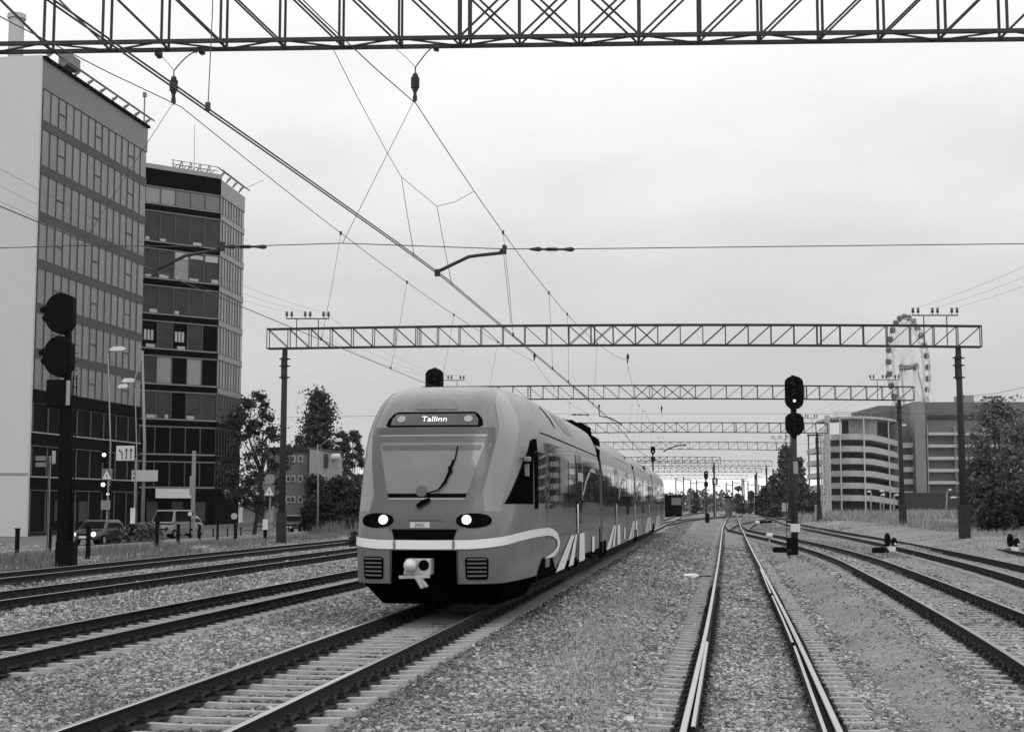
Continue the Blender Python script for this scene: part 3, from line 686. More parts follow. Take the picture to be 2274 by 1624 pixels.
# the tall black signal at the left, turned away
lb = px(150, 1268, 50.0); lb.z = -.3
o = thing('railway_signal', 'tall black two-headed signal with a cabinet, in silhouette before the white wall and tall tower', 'railway signal', group='mast signals beside the tracks')
def P50(u, v, dy=0): return px(u, v, 50.0+dy)
rzl = math.radians(-68)
mb = MB(); mb.tube([P50(153, 1290), P50(150, 900), P50(152, 700)], [.16,.14,.12], 12); mb.obj('mast', mblk, o, smooth=True)
for vt, vb in ((651, 742), (746, 837)):
    zt = P50(130, vt).z; zb = P50(130, vb).z; cx = P50(126, 700).x; hh = zt-zb; cc = Vector((cx+.12, 50.0, (zt+zb)/2))
    mb = MB(); prof = []
    for i in range(21):
        a = math.pi/2+math.pi*i/20; prof.append(Vector((cc.x+.10+math.cos(a)*.60, 49.75, cc.z+math.sin(a)*hh/2)))
    prof = [Vector((cc.x+.50, 49.75, cc.z+hh*.40 if vt < 700 else cc.z+hh*.30)), Vector((cc.x+.22, 49.75, cc.z+hh*.48))]+prof+[Vector((cc.x+.36, 49.75, cc.z-hh*.43)), Vector((cc.x+.52, 49.75, cc.z-hh*.25))]
    mb.poly(prof, (0, .5, 0)); hd = mb.obj('signal_head', mblk, o, bevel=.03)
    for dz, ln in ((.18, .30), (-.14, .20)):
        m2 = MB(); a = cc+Vector((-.40, 0, dz)); m2.tube([a, a+Vector((-ln*.6, 0, -.02)), a+Vector((-ln, -.0, -.06))], [.15, .13, .09], 12); m2.obj('visor', mblk, hd)
mb = MB(); a = P50(106, 843); b = P50(155, 910); mb.box(((a.x+b.x)/2-.03, 50, (a.z+P50(106, 905).z)/2), (b.x-a.x-.1, .45, a.z-P50(106, 905).z)); mb.obj('transformer_box', mblk, o, bevel=.03)
mb = MB(); a = P50(137, 905); mb.box(((a.x+P50(162, 905).x)/2, 50.0, (a.z+P50(140, 1275).z)/2), (P50(162, 905).x-a.x, .3, a.z-P50(140, 1275).z)); mb.obj('cable_trunk', mblk, o)
mb = MB()
xa = P50(160, 870).x; 
for s in (0, .13): mb.bar((xa+s+.02, 50.0, P50(160, 832).z), (xa+s+.06, 50.0, -.2), .035)
for k in range(26): mb.bar((xa+.02, 50.0, .2+k*.3), (xa+.16, 50.0, .2+k*.3), .025)
mb.obj('ladder', mblk, o)
mb = MB(); a = P50(158.5, 860); mb.box((P50(157.5, 860).x, 49.7, (P50(150, 846).z+P50(150, 900).z)/2), (.13, .04, P50(150, 846).z-P50(150, 900).z)); mb.obj('pale_strip', mat('grey_plate', .3), o)
mb = MB(); mb.box((lb.x-.06, 50.0, .25), (.62, .6, 1.1)); mb.obj('base_box', mblk, o, bevel=.03)
# the dark round-topped signal behind the train
b_ = tw(-12.9, 67); b_.z = -.25; Hs = px(947, 818, 67).z+.25
mast_signal('dark round-topped signal back rising behind the train roof', b_, [(Hs-.85, 1.7, (.4, 0, -.4), ())], Hs-.4, w=.86, r=.12)
b_ = px(1450, 1100, 190); b_.z = -.25; mast_signal('far two-headed signal above the end of the train, one lamp lit', b_, [(px(1450, 998.5, 190).z+.25, .96, (.2, -.22), (1,)), (px(1450, 1018.5, 190).z+.25, .68, (.12,), ())], px(1450, 992, 190).z+.1, w=.62, r=.1)
b_ = px(1568, 1160, 180); b_.z = -.25; mast_signal('far two-headed signal on a pale mast near the vanishing point', b_, [(px(1568, 1053.5, 180).z+.25, .97, (.22, -.22), (0,)), (px(1568, 1074.5, 180).z+.25, .7, (.12,), ())], px(1568, 1047, 180).z+.1, w=.52, r=.09)
mb = MB(); c = px(1570, 1146, 180); mb.box((c.x, c.y, .3), (.5, .4, 1.2)); tag(mb.obj('relay_cabinet', mblk), 'small black relay cabinet at the foot of the far pale signal mast', 'cabinet')
c = px(1587, 1068, 200); o = thing('marker_sign', 'small square sign on a thin pole right of the far signal', 'sign', (0,0,0)); mb = MB(); mb.box(c, (.75, .06, .95)); mb.obj('board', mblk, o); mb = MB(); mb.box(c+Vector((.02,-.05,0)), (.35,.04,.6)); mb.obj('panel', mwhite, o); mb = MB(); mb.tube([c, Vector((c.x, c.y, -.3))], .05, 6); mb.obj('pole', mat('grey_plate', .3), o)
# dwarf signals on the right
def dwarf(label, u, v, Y, s=1.0):
    b = px(u, v, Y); b.z = float(gz(b.x, b.y)) if False else b.z
    o = thing('dwarf_signal', label, 'dwarf signal', b, group='dwarf signals on the right')
    mb = MB(); mb.box((-.02*s, 0, .10*s), (.36*s, .3*s, .22*s)); mb.obj('white_base', mwhite, o, bevel=.01)
    def hd(x, z, h, w):
        mb = MB(); prof = []
        for i in range(20):
            a = 2*math.pi*i/20; prof.append((x+math.cos(a)*w/2*(1+.12*math.cos(2*a)), 0, z+math.copysign(abs(math.sin(a))**.8, math.sin(a))*h/2))
        mb.poly(prof, (0, .2, 0)); q = mb.obj('lamp_head', mblk, o)
        for dz in ((.16, -.14) if h > .5 else (.06, -.1)):
            m2 = MB(); m2.tube([(x, 0, z+dz*h/.6), (x-.01, -.14, z+dz*h/.6-.01)], [.085*s, .08*s], 12); m2.obj('hood', mblk, q)
        return q
    hd(-.15*s, .50*s, .64*s, .23*s); q = hd(.15*s, .40*s, .42*s, .21*s)
    mb = MB(); mb.disc((.14*s, -.16, .32*s), (0,-1,0), .055*s, .02, 12); mb.obj('lens', mwhite, q)
    mb = MB(); mb.box((-.32*s, 0, .03*s), (.22*s, .25*s, .2*s)); mb.obj('cable_box', mblk, o)
dwarf('black dwarf signal on a white base beside the curving right track', 1979, 1222, 66)
dwarf('black dwarf signal on a white base at the right edge of the picture', 2252, 1223, 67)
# ------------------------------------------------------------------ small yard things
def ptm(label, u, v, Y, w=.55, rz=.1):
    b = px(u, v, Y); o = thing('point_machine', label, 'point machine', b, rz, group='point machines beside the switches'); mb = MB(); mb.box((0, 0, .09), (w, .4, .2)); mb.box((0,0,.2), (w*.9,.3,.06)); mb.obj('housing', mblk, o, bevel=.02)
    mb = MB(); mb.box((w*.7, 0, .05), (w*.5, .08, .06)); mb.box((w*.9, 0, .06), (.08,.2,.12)); mb.obj('throw_rod', mclip, o)
ptm('black point machine left of the tall signal mast', 1731, 1225, 63)
ptm('black point machine left of the dwarf signal by the curve', 1950, 1226, 62, .45)
ptm('black point machine near the far crossing tracks', 1700, 1160, 150, 1.2)
ptm('small point machine behind the tall signal mast', 1757, 1160, 140, 1.0)
def cab(label, u0, u1, v0, v1, Y, m, slope=0):
    a = px(u0, v0, Y); b = px(u1, v1, Y); w = b.x-a.x; h = a.z-b.z+.3; o = thing('equipment_cabinet', label, 'cabinet', ((a.x+b.x)/2, Y, b.z-.3)); mb = MB(); mb.box((0, .4, h/2), (w, .8, h)); mb.obj('housing', m, o, bevel=.03)
    mb = MB(); mb.box((0, .4, h+.03), (w*1.08, .9, .07)); mb.box((0, -.02, h*.5), (.03, .03, h*.8)); mb.obj('lid', m, o)
mcab = mat('cabinet_grey', .33, .7, var=.15)
cab('pale equipment cabinet left of the tall signal mast, before the pines', 1737, 1754, 1116, 1131, 230, mcab)
cab('pale equipment cabinet at the foot of the car park stair tower', 1811, 1838, 1121, 1144, 210, mcab)
cab('light grey cabinet beside the tall black signal at the left', 127, 153, 1183, 1213, 62, mcab)
def lamp_m(label, u, v, Y):
    b = px(u, v, Y); o = thing('switch_lamp', label, 'switch lamp', (b.x, b.y, b.z)); mb = MB(); mb.box((0,0,.2), (.08,.08,.4)); mb.obj('stand', mcab, o); mb = MB(); mb.tube([(0,0,.36),(0,0,.42),(0,0,.56),(0,0,.62)], [.08,.17,.17,.08], 10); mb.obj('lantern', mwhite, o, smooth=True)
lamp_m('round white switch lamp between the crossing tracks', 1681, 1175, 100); lamp_m('pale switch lamp left of the tall signal mast', 1708, 1211, 70)
b = px(1534, 1263, 50); b.z = float(gz(b.x, b.y))+.03
mb = MB(); mb.poly([(-.32,-.05,0),(-.05,-.2,.02),(.30,.1,.03),(.22,.2,.05),(-.25,.12,.03)], (0,0,.04)); mb.quad((-.32,-.05,.04),(-.05,-.2,.05),(.1,-.05,.13),(-.2,.1,.10)); mb.quad((-.16,-.62,.02),(.1,-.65,.03),(.2,-.5,.05),(-.05,-.45,.03))
o = mb.obj('torn_paper', mat('white_paper', .75, .8)); o.location = b; tag(o, 'torn white sheet lying on the ballast left of the middle track', 'litter')
mb = MB(); mb.bar((-.22,0,0), (.22,.05,.02), .1, .06); o = mb.obj('tie_plate', mclip); o.location = px(1564, 1262, 50); o.location.z = float(gz(o.location.x, 50))+.05; tag(o, 'short dark steel piece beside the torn white sheet', 'scrap metal')
# ------------------------------------------------------------------ the passenger train
TR = thing('passenger_train', 'four-car electric train with rounded nose, white stripe and lit destination sign', 'train', (S*26.7-5.33, 26.7, 0), ANG)
mbody = mat('train_paint', 0.145, 0.32, coat=.25, var=.22, scale=1.6, bump=.05, bscale=2.5, stretch=(2.2, 1.2, .5))
mroof = mat('train_roof_paint', 0.27, 0.45, var=.2, scale=2.5)
mmask = mat('train_mask_paint', 0.070, 0.35, coat=.15)
mpill = mat('train_trim_and_highlight', 0.205, 0.3, coat=.4)  # for trims, and for the highlight painted on the pillars
mdark = mat('train_dark', 0.004, 0.85, spec=.0)
mglas = mat('train_glass', 0.03, 0.06, spec=.8)
mwind = mat('windshield_glass', 0.165, 0.12, spec=.5, var=.12, scale=1.2)  # pale base: the sky's reflection is put into the glass colour
mstr = mat('train_white', 0.80, 0.35)
mlight = mat('headlamp_lit', .85, .3, emit=.55)
mdim = mat('headlamp_dim', .32, .4)
pc = [(0,0),(.45,.004),(.85,.03),(1.1,.10),(1.27,.25),(1.40,.5),(1.50,1.0),(1.60,2.0),(1.68,3.0),(1.74,4.5),(1.75,6.5)]
for _ in range(3):
    q = [pc[0]]
    for i in range(len(pc)-1):
        a, b = pc[i], pc[i+1]; q += [(a[0]*.75+b[0]*.25, a[1]*.75+b[1]*.25), (a[0]*.25+b[0]*.75, a[1]*.25+b[1]*.75)]
    q.append(pc[-1]); pc = q
pc.append((1.75, 90.0))
PX = np.array([p[0] for p in pc]); PY = np.array([p[1] for p in pc]); PT = np.concatenate([[0], np.cumsum(np.hypot(np.diff(PX), np.diff(PY)))])
def kz(z): return float(np.interp(z, [.4, 3.2, 3.5, 3.8, 4.0, 4.2, 4.35, 4.45, 4.5], [1, 1, .985, .95, .91, .86, .80, .74, .66]))
def rz_(z): return float(np.interp(z, [.4, .8, 1.1, 1.35, 1.6, 1.85, 2.27, 2.8, 3.26, 3.58, 3.88, 4.1, 4.3, 4.42, 4.5], [.14, .06, .02, 0, .02, .09, .27, .48, .72, .90, 1.14, 1.36, 1.7, 2.1, 2.7]))
for f_ in (1,):
    zz = np.linspace(.4, 4.5, 200); kk = np.array([kz(z) for z in zz]); r_ = np.array([rz_(z) for z in zz])
    ker = np.hanning(13); ker /= ker.sum()
    r_ = np.convolve(np.pad(r_, 6, mode='edge'), ker, 'valid'); kk = np.convolve(np.pad(kk, 6, mode='edge'), ker, 'valid')
def KZ(z): return float(np.interp(z, zz, kk))
def RZ(z): return float(np.interp(z, zz, r_))
def SP_(t, z):
    s = -1 if t < 0 else 1; t = abs(t); x = float(np.interp(t, PT, PX)); y = float(np.interp(t, PT, PY))
    return Vector((s*x*KZ(z), y+RZ(z)*max(0, 1-y/16), z))
def SN(t, z):
    e = .01; a = SP_(t+e, z)-SP_(t-e, z); b = SP_(t, z+e)-SP_(t, z-e); n = a.cross(b); n.normalize(); return n
def t_of_x(x, z): return math.copysign(float(np.interp(abs(x)/KZ(z), PX, PT)), x)
def t_of_y(y, z):
    yy = PY+RZ(z)*np.maximum(0, 1-PY/16); return float(np.interp(y, yy, PT))
def patch(name, rows, nu, m, parent, off=.006, mode='x', side=1, both=False, cols=None):
    mb = MB(); P = []
    for r in rows:
        z, a, b = r[:3]; ra = []
        for j in range(nu+1):
            u = a+(b-a)*j/nu
            t = t_of_x(u, z) if mode == 'x' else side*t_of_y(u, z) if mode == 'y' else u
            ra.append(SP_(t, z)+SN(t, z)*off)
        P.append(ra)
    mb.grid(P); o = mb.obj(name, m, parent, smooth=True); return o
def dens(rows, n):
    out = []
    for i in range(len(rows)-1):
        for k in range(n):
            t = k/n; out.append(tuple(rows[i][j]*(1-t)+rows[i+1][j]*t for j in range(3)))
    out.append(rows[-1]); return out
# body shell of the first car, with the coupler bay left open
def shell(name, ys, ye, ztop, mats, nose=False, parent=TR):
    mb = MB()
    if nose:
        ts = sorted(set([t_of_x(x, 1.0) for x in (0, .2, .4, .62)]+[float(v) for v in np.linspace(t_of_x(.62, 1.0), 3.2, 26)]+[float(v) for v in np.linspace(3.2, 21.0, 22)]))
        zs = [.62, .7, .8, 1.0, 1.24, 1.35, 1.5, 1.7, 1.9, 2.1, 2.3, 2.55, 2.8, 3.0, 3.2, 3.35, 3.5, 3.62, 3.74, 3.86, 3.96, 4.06, 4.15, 4.23, 4.3, 4.36, 4.41, 4.45, 4.48, 4.5]
        ts = [-t for t in ts[::-1] if t > 0]+ts
        P = [[SP_(t, z) for t in ts] for z in zs]; n = len(mb.v); b = len(ts)
        for r in P: mb.v += [tuple(q) for q in r]
        xl = t_of_x(.62, 1.0)+1e-6
        for i in range(len(zs)-1):
            for j in range(b-1):
                if zs[i+1] <= 1.2401 and abs(ts[j]) <= xl and abs(ts[j+1]) <= xl: continue
                mb.f.append((n+i*b+j, n+i*b+j+1, n+(i+1)*b+j+1, n+(i+1)*b+j)); mb.m.append(1 if zs[i] >= 3.74 and abs(ts[j]) > 4 else 0)
        # close the top
        h = len(ts)//2; top = P[-1]
        for j in range(h):
            a_, b2 = top[j], top[b-1-j]
            if j+1 <= h and j+1 < b-1-j-1+1:
                mb.quad(top[j]+Vector((0,0,.0)), top[j+1], top[b-2-j], top[b-1-j], 1)
        e = [SP_(t, z) for z in zs for t in (-21,)]; e2 = [SP_(21, z) for z in zs]
        mb.grid([e, e2], 1)
        return mb.obj(name, mats, parent, smooth=True)
    sec = [(1.75*KZ(z), z) for z in (.5, 1, 2, 3.0, 3.3, 3.5, 3.7, 3.85, 3.95, 4.05) if z <= ztop]
    ring = [(x, z) for x, z in sec]+[(-x, z) for x, z in sec[::-1]]
    mb.grid([[Vector((x, y, z)) for x, z in ring] for y in (ys, ye)], flip=True)
    for y in (ys, ye): mb.f.append(tuple(range(len(mb.v), len(mb.v)+len(ring)))); mb.v += [(x, y, z) for x, z in ring]; mb.m.append(0)
    o = mb.obj(name, mats, parent)
    return o
body = shell('car_body', 0, 0, 4.5, [mbody, mroof], nose=True)
cars = [(21.2, 42.0), (42.7, 64.0), (64.7, 88.0)]
bodies = [body]+[shell('car_body', a, b, 4.05, [mbody]) for a, b in cars]
for y in (21.0, 42.35, 64.35):
    mb = MB(); mb.box((0, y-.1, 2.25), (3.36, .9, 3.3)); mb.obj('gangway_bellows', mdark, TR)
# roof skins of the following cars: raised fairings, low decks full of equipment
def fairing(y0, y1, slope=1.2):
    mb = MB(); zs = [3.9, 4.1, 4.25, 4.36, 4.44, 4.5]; ring = [(1.75*KZ(z)+.02, z) for z in zs]; ring += [(-x, z) for x, z in ring[::-1]]
    st = [(y0, .0), (y0+slope*.4, .6), (y0+slope, 1), (y1-slope, 1), (y1-slope*.4, .6), (y1, 0)]
    mb.grid([[Vector((x, y, 3.9+(z-3.9)*max(f, .25))) for x, z in ring] for y, f in st], flip=True)
    return mb.obj('roof_fairing', mroof, TR, smooth=True)
for a, b in ((29.5, 38.5), (46.5, 57), (70, 84)): fairing(a, b)
for y0, y1, h in ((18.4, 20.3, .62), (21.6, 25.4, .82), (25.8, 29.3, .60), (39, 41.6, .55), (43.2, 46.3, .5), (58, 63.8, .5), (65, 69.5, .55)):
    mb = MB(); z0 = 4.02 if y0 > 21 else 4.4; h2 = h if y0 > 21 else .34
    mb.box((0, (y0+y1)/2, z0+h2/2), (2.1, y1-y0, h2)); mb.box((0, (y0+y1)/2, z0+h2+.03), (1.5, (y1-y0)*.8, .06))
    for k in range(5): mb.box((1.07, y0+(y1-y0)*(k+.5)/5, z0+h2*.5), (.04, (y1-y0)*.12, h2*.7))
    mb.obj('roof_equipment', mdark, TR, bevel=.03)
mb = MB(); mb.box((0, 5.6, 4.58), (.22, .2, .2)); mb.box((-.12, 5.5, 4.6), (.5, .12, .12)); q = mb.obj('roof_horn', mdark, TR, bevel=.02)
mb = MB(); mb.tube([(.30, 5.6, 4.52), (.30, 5.6, 4.66)], .10, 12); mb.box((.52, 5.6, 4.6), (.22, .22, .14)); mb.obj('roof_antenna', mdark, TR)
# window bands: sections between the doors, and the panes
DOORS = [(12.0, 13.6), (28.0, 29.6), (35.5, 37.1), (50.2, 51.8), (57.5, 59.1), (72, 73.6), (80, 81.6)]
def band(y0, y1, body_, side):
    r = [(z, y0, y1) for z in (2.0, 2.35, 2.75, 3.1, 3.3, 3.46)]
    return patch('window_band', r, max(3, int((y1-y0)/1.5)), mglas, body_, .004, 'y', side)
ends = [(3.3, 20.6), (21.5, 41.8), (43.0, 63.7), (65.0, 87.7)]
mgl2 = mat('train_window_pane', 0.012, 0.03, spec=1.0)
mseal = mat('train_panel', 0.085, .25, coat=.3); mflank = mat('train_flank_dark', .075, .22, coat=.4, var=.25, scale=1.5, stretch=(2, .6, 2))
for (a, b), bd in zip(ends, bodies):
    for side in (1, -1):
        ds = [d for d in DOORS if a < d[0] < b]; cur = a
        for d in ds+[(b, b)]:
            if d[0]-cur > .6:
                wb = band(cur, d[0]-.12, bd, side)
                nwin = max(1, int((d[0]-cur)/1.9)); 
                for k in range(nwin):
                    y0 = cur+(d[0]-.12-cur)*(k+.06)/nwin; y1 = cur+(d[0]-.12-cur)*(k+.94)/nwin
                    patch('window_pane', [(z, y0, y1) for z in (2.12, 2.6, 3.0, 3.2)], 2, mgl2, bd, .012, 'y', side)
            cur = d[1]+.12
        for d in ds:
            dr = patch('door', [(z, d[0], d[1]) for z in (.62, 1.5, 2.4, 3.0, 3.3, 3.4)], 2, mseal, bd, .010, 'y', side)
            for (p, q) in ((d[0]+.12, d[0]+.70), (d[0]+.90, d[1]-.12)):
                patch('door_window', [(z, p, q) for z in (1.5, 2.2, 2.9, 3.2)], 1, mgl2, bd, .018, 'y', side)
            for yy in (d[0]-.06, (d[0]+d[1])/2, d[1]+.06):
                patch('door_seal', [(z, yy-.02, yy+.02) for z in (.55, 2.0, 3.0, 3.4)], 1, mdark, bd, .022, 'y', side)
for (a, b), bd in zip(((4.9, 20.6), (21.5, 41.8), (43.0, 63.7), (65.0, 87.7)), bodies):
    for side in (1, -1):
        patch('dark_flank_panel', [(z, a, b) for z in (1.34, 1.7, 1.995)], 12, mflank, bd, .005, 'y', side)
# gutter line under the roof
for side in (1, -1):
    mb = MB(); P = []
    for z in (3.62, 3.65): P.append([SP_(side*t_of_y(y, z), z)+SN(side*t_of_y(y, z), z)*.008 for y in np.linspace(4.5, 20.5, 12)])
    mb.grid(P); mb.obj('roof_seam', mdark, body)
# white livery lines on the flank
def ystrip(pts, w, side, bd, nm='white_livery_line'):
    """pts: (y, z) centre line on the flank, w width along y"""
    rows = []
    for i in range(len(pts)-1):
        for k in range(4):
            t = k/4; y = pts[i][0]*(1-t)+pts[i+1][0]*t; z = pts[i][1]*(1-t)+pts[i+1][1]*t
            ww = w if not isinstance(w, list) else w[i]*(1-t)+w[i+1]*t; rows.append((z, y-ww/2, y+ww/2))
    y, z = pts[-1]; ww = w if not isinstance(w, list) else w[-1]; rows.append((z, y-ww/2, y+ww/2))
    rows = [r for i, r in enumerate(rows) if i == 0 or abs(r[0]-rows[i-1][0]) > 1e-4]
    return patch(nm, rows, 2, mstr, bd, .026, 'y', side)
mstr2 = mat('train_white_soft', 0.42, 0.35)
for sh, bd in ((0, body), (16.3, bodies[1]), (30, bodies[2]), (46, bodies[2]), (61, bodies[3])):
    for side in (1, -1):
        ystrip([(7.5, .54), (10.7, 1.30)] if sh == 0 else [(7.5+sh, .54), (10.7+sh, 1.30)], [2.0, 1.0], side, bd)
        ystrip([(10.2+sh, .54), (11.7+sh, 1.30)], [1.3, .55], side, bd)
        ystrip([(13.4+sh, .54), (13.4+sh, 1.30)], [1.8, 1.5], side, bd)
        ystrip([(12.25+sh, 1.32), (12.25+sh, 2.1)], [.22, .5], side, bd)
        if sh != 30: ystrip([(17.3+sh, .66), (17.3+sh, 1.12)], .9, side, bd)
        # hooked line over the windows
        rows = [(13.9+sh, 2.33), (15.0+sh, 2.75), (16.3+sh, 3.02)]
        q = ystrip(rows, [.35, .45, .8], side, bd); q.data.materials[0] = mstr2
        rows = [(17.2+sh, 3.03), (17.8+sh, 3.14), (17.81+sh, 3.15)]
        q = patch('white_livery_line', [(3.05, 16.1+sh, 18.8+sh), (3.12, 16.6+sh, 18.4+sh), (3.17, 17.1+sh, 18.0+sh)], 3, mstr2, bd, .027, 'y', side)
        q = ystrip([(13.75+sh, 2.2), (13.75+sh, 3.46)], .14, side, bd, 'pale_door_post'); q.data.materials[0] = mstr2
        q = patch('pale_notice', [(z, 12.3+sh, 14.0+sh) for z in (2.72, 2.95)], 1, mstr2, bd, .028, 'y', side)
# -------- the face
FZ = body
patch('windshield_mask', dens([(1.60, -.62, .62), (1.75, -.95, .95), (1.95, -1.08, 1.08), (2.2, -1.02, 1.02), (2.8, -1.12, 1.12), (3.3, -1.20, 1.20), (3.42, -1.20, 1.20), (3.58, -1.18, 1.18)], 3), 20, mmask, FZ, .005)
for s_ in (-1, 1):
    rows = [(1.95, 1.10, 1.36), (2.3, 1.04, 1.40), (2.8, 1.14, 1.46), (3.3, 1.22, 1.50), (3.6, 1.24, 1.50), (3.9, 1.16, 1.42), (4.1, 1.10, 1.33), (4.28, 1.08, 1.22), (4.36, 1.09, 1.13)]
    patch('pillar_highlight', dens([(z, min(s_*a, s_*b), max(s_*a, s_*b)) for z, a, b in rows], 3), 5, mpill, FZ, .006)  # pale taper up each pillar: a highlight put into the colour
ws = patch('windshield', dens([(2.28, -.70, .70), (2.32, -.78, .78), (2.8, -.90, .90), (3.1, -.98, .98), (3.22, -1.02, 1.02), (3.27, -1.0, 1.0)], 4), 16, mwind, FZ, .012)
patch('sun_blind', dens([(3.12, -.95, .95), (3.22, -.98, .98)], 3), 12, mmask, FZ, .016)
patch('windshield_sill', dens([(2.22, -.74, .74), (2.29, -.76, .76)], 2), 12, mdark, FZ, .020)
patch('sill_trim', dens([(2.17, -.72, .72), (2.21, -.74, .74)], 2), 12, mpill, FZ, .016)
patch('header_bar', dens([(3.44, -1.08, 1.08), (3.56, -1.08, 1.08)], 3), 16, mat('header_grey', .055, .4), FZ, .010)
patch('header_trim', dens([(3.395, -1.05, 1.05), (3.435, -1.05, 1.05)], 2), 16, mpill, FZ, .010)
ds_ = patch('destination_display', dens([(3.585, -.90, .90), (3.62, -.96, .96), (3.74, -.93, .93), (3.85, -.84, .84), (3.89, -.76, .76)], 3), 20, mdark, FZ, .010)
patch('display_glass', dens([(3.615, -.86, .86), (3.74, -.85, .85), (3.845, -.77, .77)], 3), 16, mat('display_glass_grey', .085, .12), FZ, .016)
patch('hatch_panel', dens([(3.93, -.44, .44), (4.0, -.42, .42), (4.08, -.34, .34), (4.16, -.26, .26)], 3), 8, mat('hatch_edge', .12, .4), FZ, .006)
patch('hatch_cover', dens([(3.945, -.41, .41), (4.0, -.39, .39), (4.075, -.31, .31), (4.145, -.24, .24)], 3), 8, mbody, FZ, .012)
def on(x, z, off=.03): t = t_of_x(x, z); return SP_(t, z)+SN(t, z)*off
for x in (-.66, .66):
    c = on(x, 3.735, .018); mb = MB(); mb.disc(c, SN(t_of_x(x, 3.735), 3.735), .085, .012, 20); mb.obj('marker_lamp', mdim, FZ)
# headlights in dark almond eyes
for s in (-1, 1):
    rows = []
    for i in range(11):
        a = i/10; z = 1.655+.27*a; hw = math.sqrt(max(0, 1-(2*a-1)**2)); rows.append((z, s*(.86-.24*hw-.03), s*(1.0+.235*hw)))
    patch('headlight_housing', [(r[0], min(r[1:]), max(r[1:])) for r in rows], 10, mdark, FZ, .012)
    c = on(s*.79, 1.80, .018); nrm = SN(t_of_x(s*.79, 1.80), 1.80); mb = MB(); mb.disc(c, nrm, .092, .02, 24); mb.obj('headlight', mlight, FZ)
patch('number_panel', dens([(1.655, -.27, .10), (1.76, -.27, .10)], 2), 4, mat('number_panel_white', .45, .5), FZ, .014)
patch('panel_gap', dens([(1.785, -.34, .34), (1.793, -.34, .34)], 1), 6, mdark, FZ, .010)
patch('nose_recess', dens([(1.43, -.56, .56), (1.63, -.62, .62)], 3), 12, mdark, FZ, .011)
# white bumper stripe sweeping round the nose and hooking down behind the cab
TEN = 2.2
def stripe():
    mb = MB()
    tend = t_of_y(4.0, 1.4); ts = np.linspace(-t_of_y(3.6, 1.4), tend, 70); lo = []; hi = []
    for t in ts:
        a = abs(t); zc = 1.345 + .12*float(np.interp(a, [0, .9, 1.5, 2.6, 4.0, 5.0], [0, .05, .45, .9, 1.25, 1.3])); h = .082
        lo.append(SP_(t, zc-h)+SN(t, zc-h)*.022); hi.append(SP_(t, zc+h)+SN(t, zc+h)*.022)
    mb.grid([lo, hi]); o = mb.obj('bumper_stripe', mstr, FZ, smooth=True)
    # the hook
    C_ = [(4.0, 1.50), (5.0, 1.50), (6.0, 1.455), (6.9, 1.35), (7.3, 1.20), (7.0, 1.06), (6.2, .97), (5.0, .94), (4.6, .93)]
    W = [.164, .165, .165, .165, .16, .13, .10, .06, .03]
    A = []; B = []
    pts = []
    for i in range(len(C_)-1):
        for k in range(4):
            t = k/4; pts.append((C_[i][0]*(1-t)+C_[i+1][0]*t, C_[i][1]*(1-t)+C_[i+1][1]*t, W[i]*(1-t)+W[i+1]*t))
    pts.append((*C_[-1], W[-1]))
    for side in (1, -1):
        mb = MB(); A = []; B = []
        for i, (y, z, wd) in enumerate(pts):
            y0, z0, _ = pts[max(i-1, 0)]; y1, z1, _ = pts[min(i+1, len(pts)-1)]; dy, dz_ = (y1-y0)*.35, z1-z0; l = math.hypot(dy, dz_); ny, nz_ = -dz_/l, dy/l
            for sgn, arr in ((1, A), (-1, B)):
                yy = y+ny*wd/2*sgn/.35; zz_ = z+nz_*wd/2*sgn; t = side*t_of_y(yy, zz_); arr.append(SP_(t, zz_)+SN(t, zz_)*.022)
        mb.grid([B, A], flip=(side < 0)); mb.obj('hooked_stripe', mstr, FZ)
stripe()
for x in (-.56, .56):
    patch('stripe_joint', [(1.27, x-.02, x+.02), (1.35, x-.03, x+.03), (1.43, x-.02, x+.02)], 1, mpill, FZ, .026)
# side cab window, a black triangle with a slanted front edge
for side in (1, -1):
    rows = dens([(2.10, .75, 3.1), (2.5, 1.45, 3.15), (2.9, 2.15, 3.2), (3.2, 2.75, 3.25), (3.42, 3.1, 3.3)], 3)
    patch('cab_side_window', rows, 8, mat('cab_glass', .003, .9, spec=.0), FZ, .010, 'y', side)
    patch('window_post', dens([(2.0, 3.28, 3.7), (3.46, 3.35, 3.75)], 4), 2, mdark, FZ, .014, 'y', side)
    mb = MB()   # folded rear-view mirror / camera pod
    c = SP_(side*t_of_y(2.35, 3.0), 3.0); mb.box(c+Vector((side*.07, 0, 0)), (.12, .30, .10)); mb.box(c+Vector((side*.05, .02, -.22)), (.10, .12, .26)); mb.obj('camera_pod', mpill, FZ, bevel=.02)
    # dark lens-shaped windows high on the shoulder
    patch('shoulder_window', dens([(3.90, 10.5, 12.6), (4.05, 9.3, 12.6), (4.2, 8.6, 12.0), (4.32, 8.6, 10.8)], 3), 6, mat('shoulder_grey', .06, .3), FZ, .008, 'y', side)
    patch('shoulder_slot', dens([(3.92, 7.6, 7.9), (4.1, 7.1, 7.5), (4.33, 6.2, 6.6)], 3), 2, mdark, FZ, .008, 'y', side)
# panel seams and road dust
for x in (-.64, .64): patch('panel_seam', [(z, x-.006, x+.006) for z in (.64, .9, 1.24)], 1, mdark, FZ, .009)
for side in (1, -1):
    for y in (4.3, 8.6, 10.9, 16.0, 18.4): patch('panel_seam', [(z, y-.010, y+.010) for z in (.64, 1.2, 1.9)], 1, mmask, FZ, .010, 'y', side)
    patch('dusty_sill', [(z, 7.0, 20.5) for z in (.62, .70)], 10, mdark, FZ, .009, 'y', side)
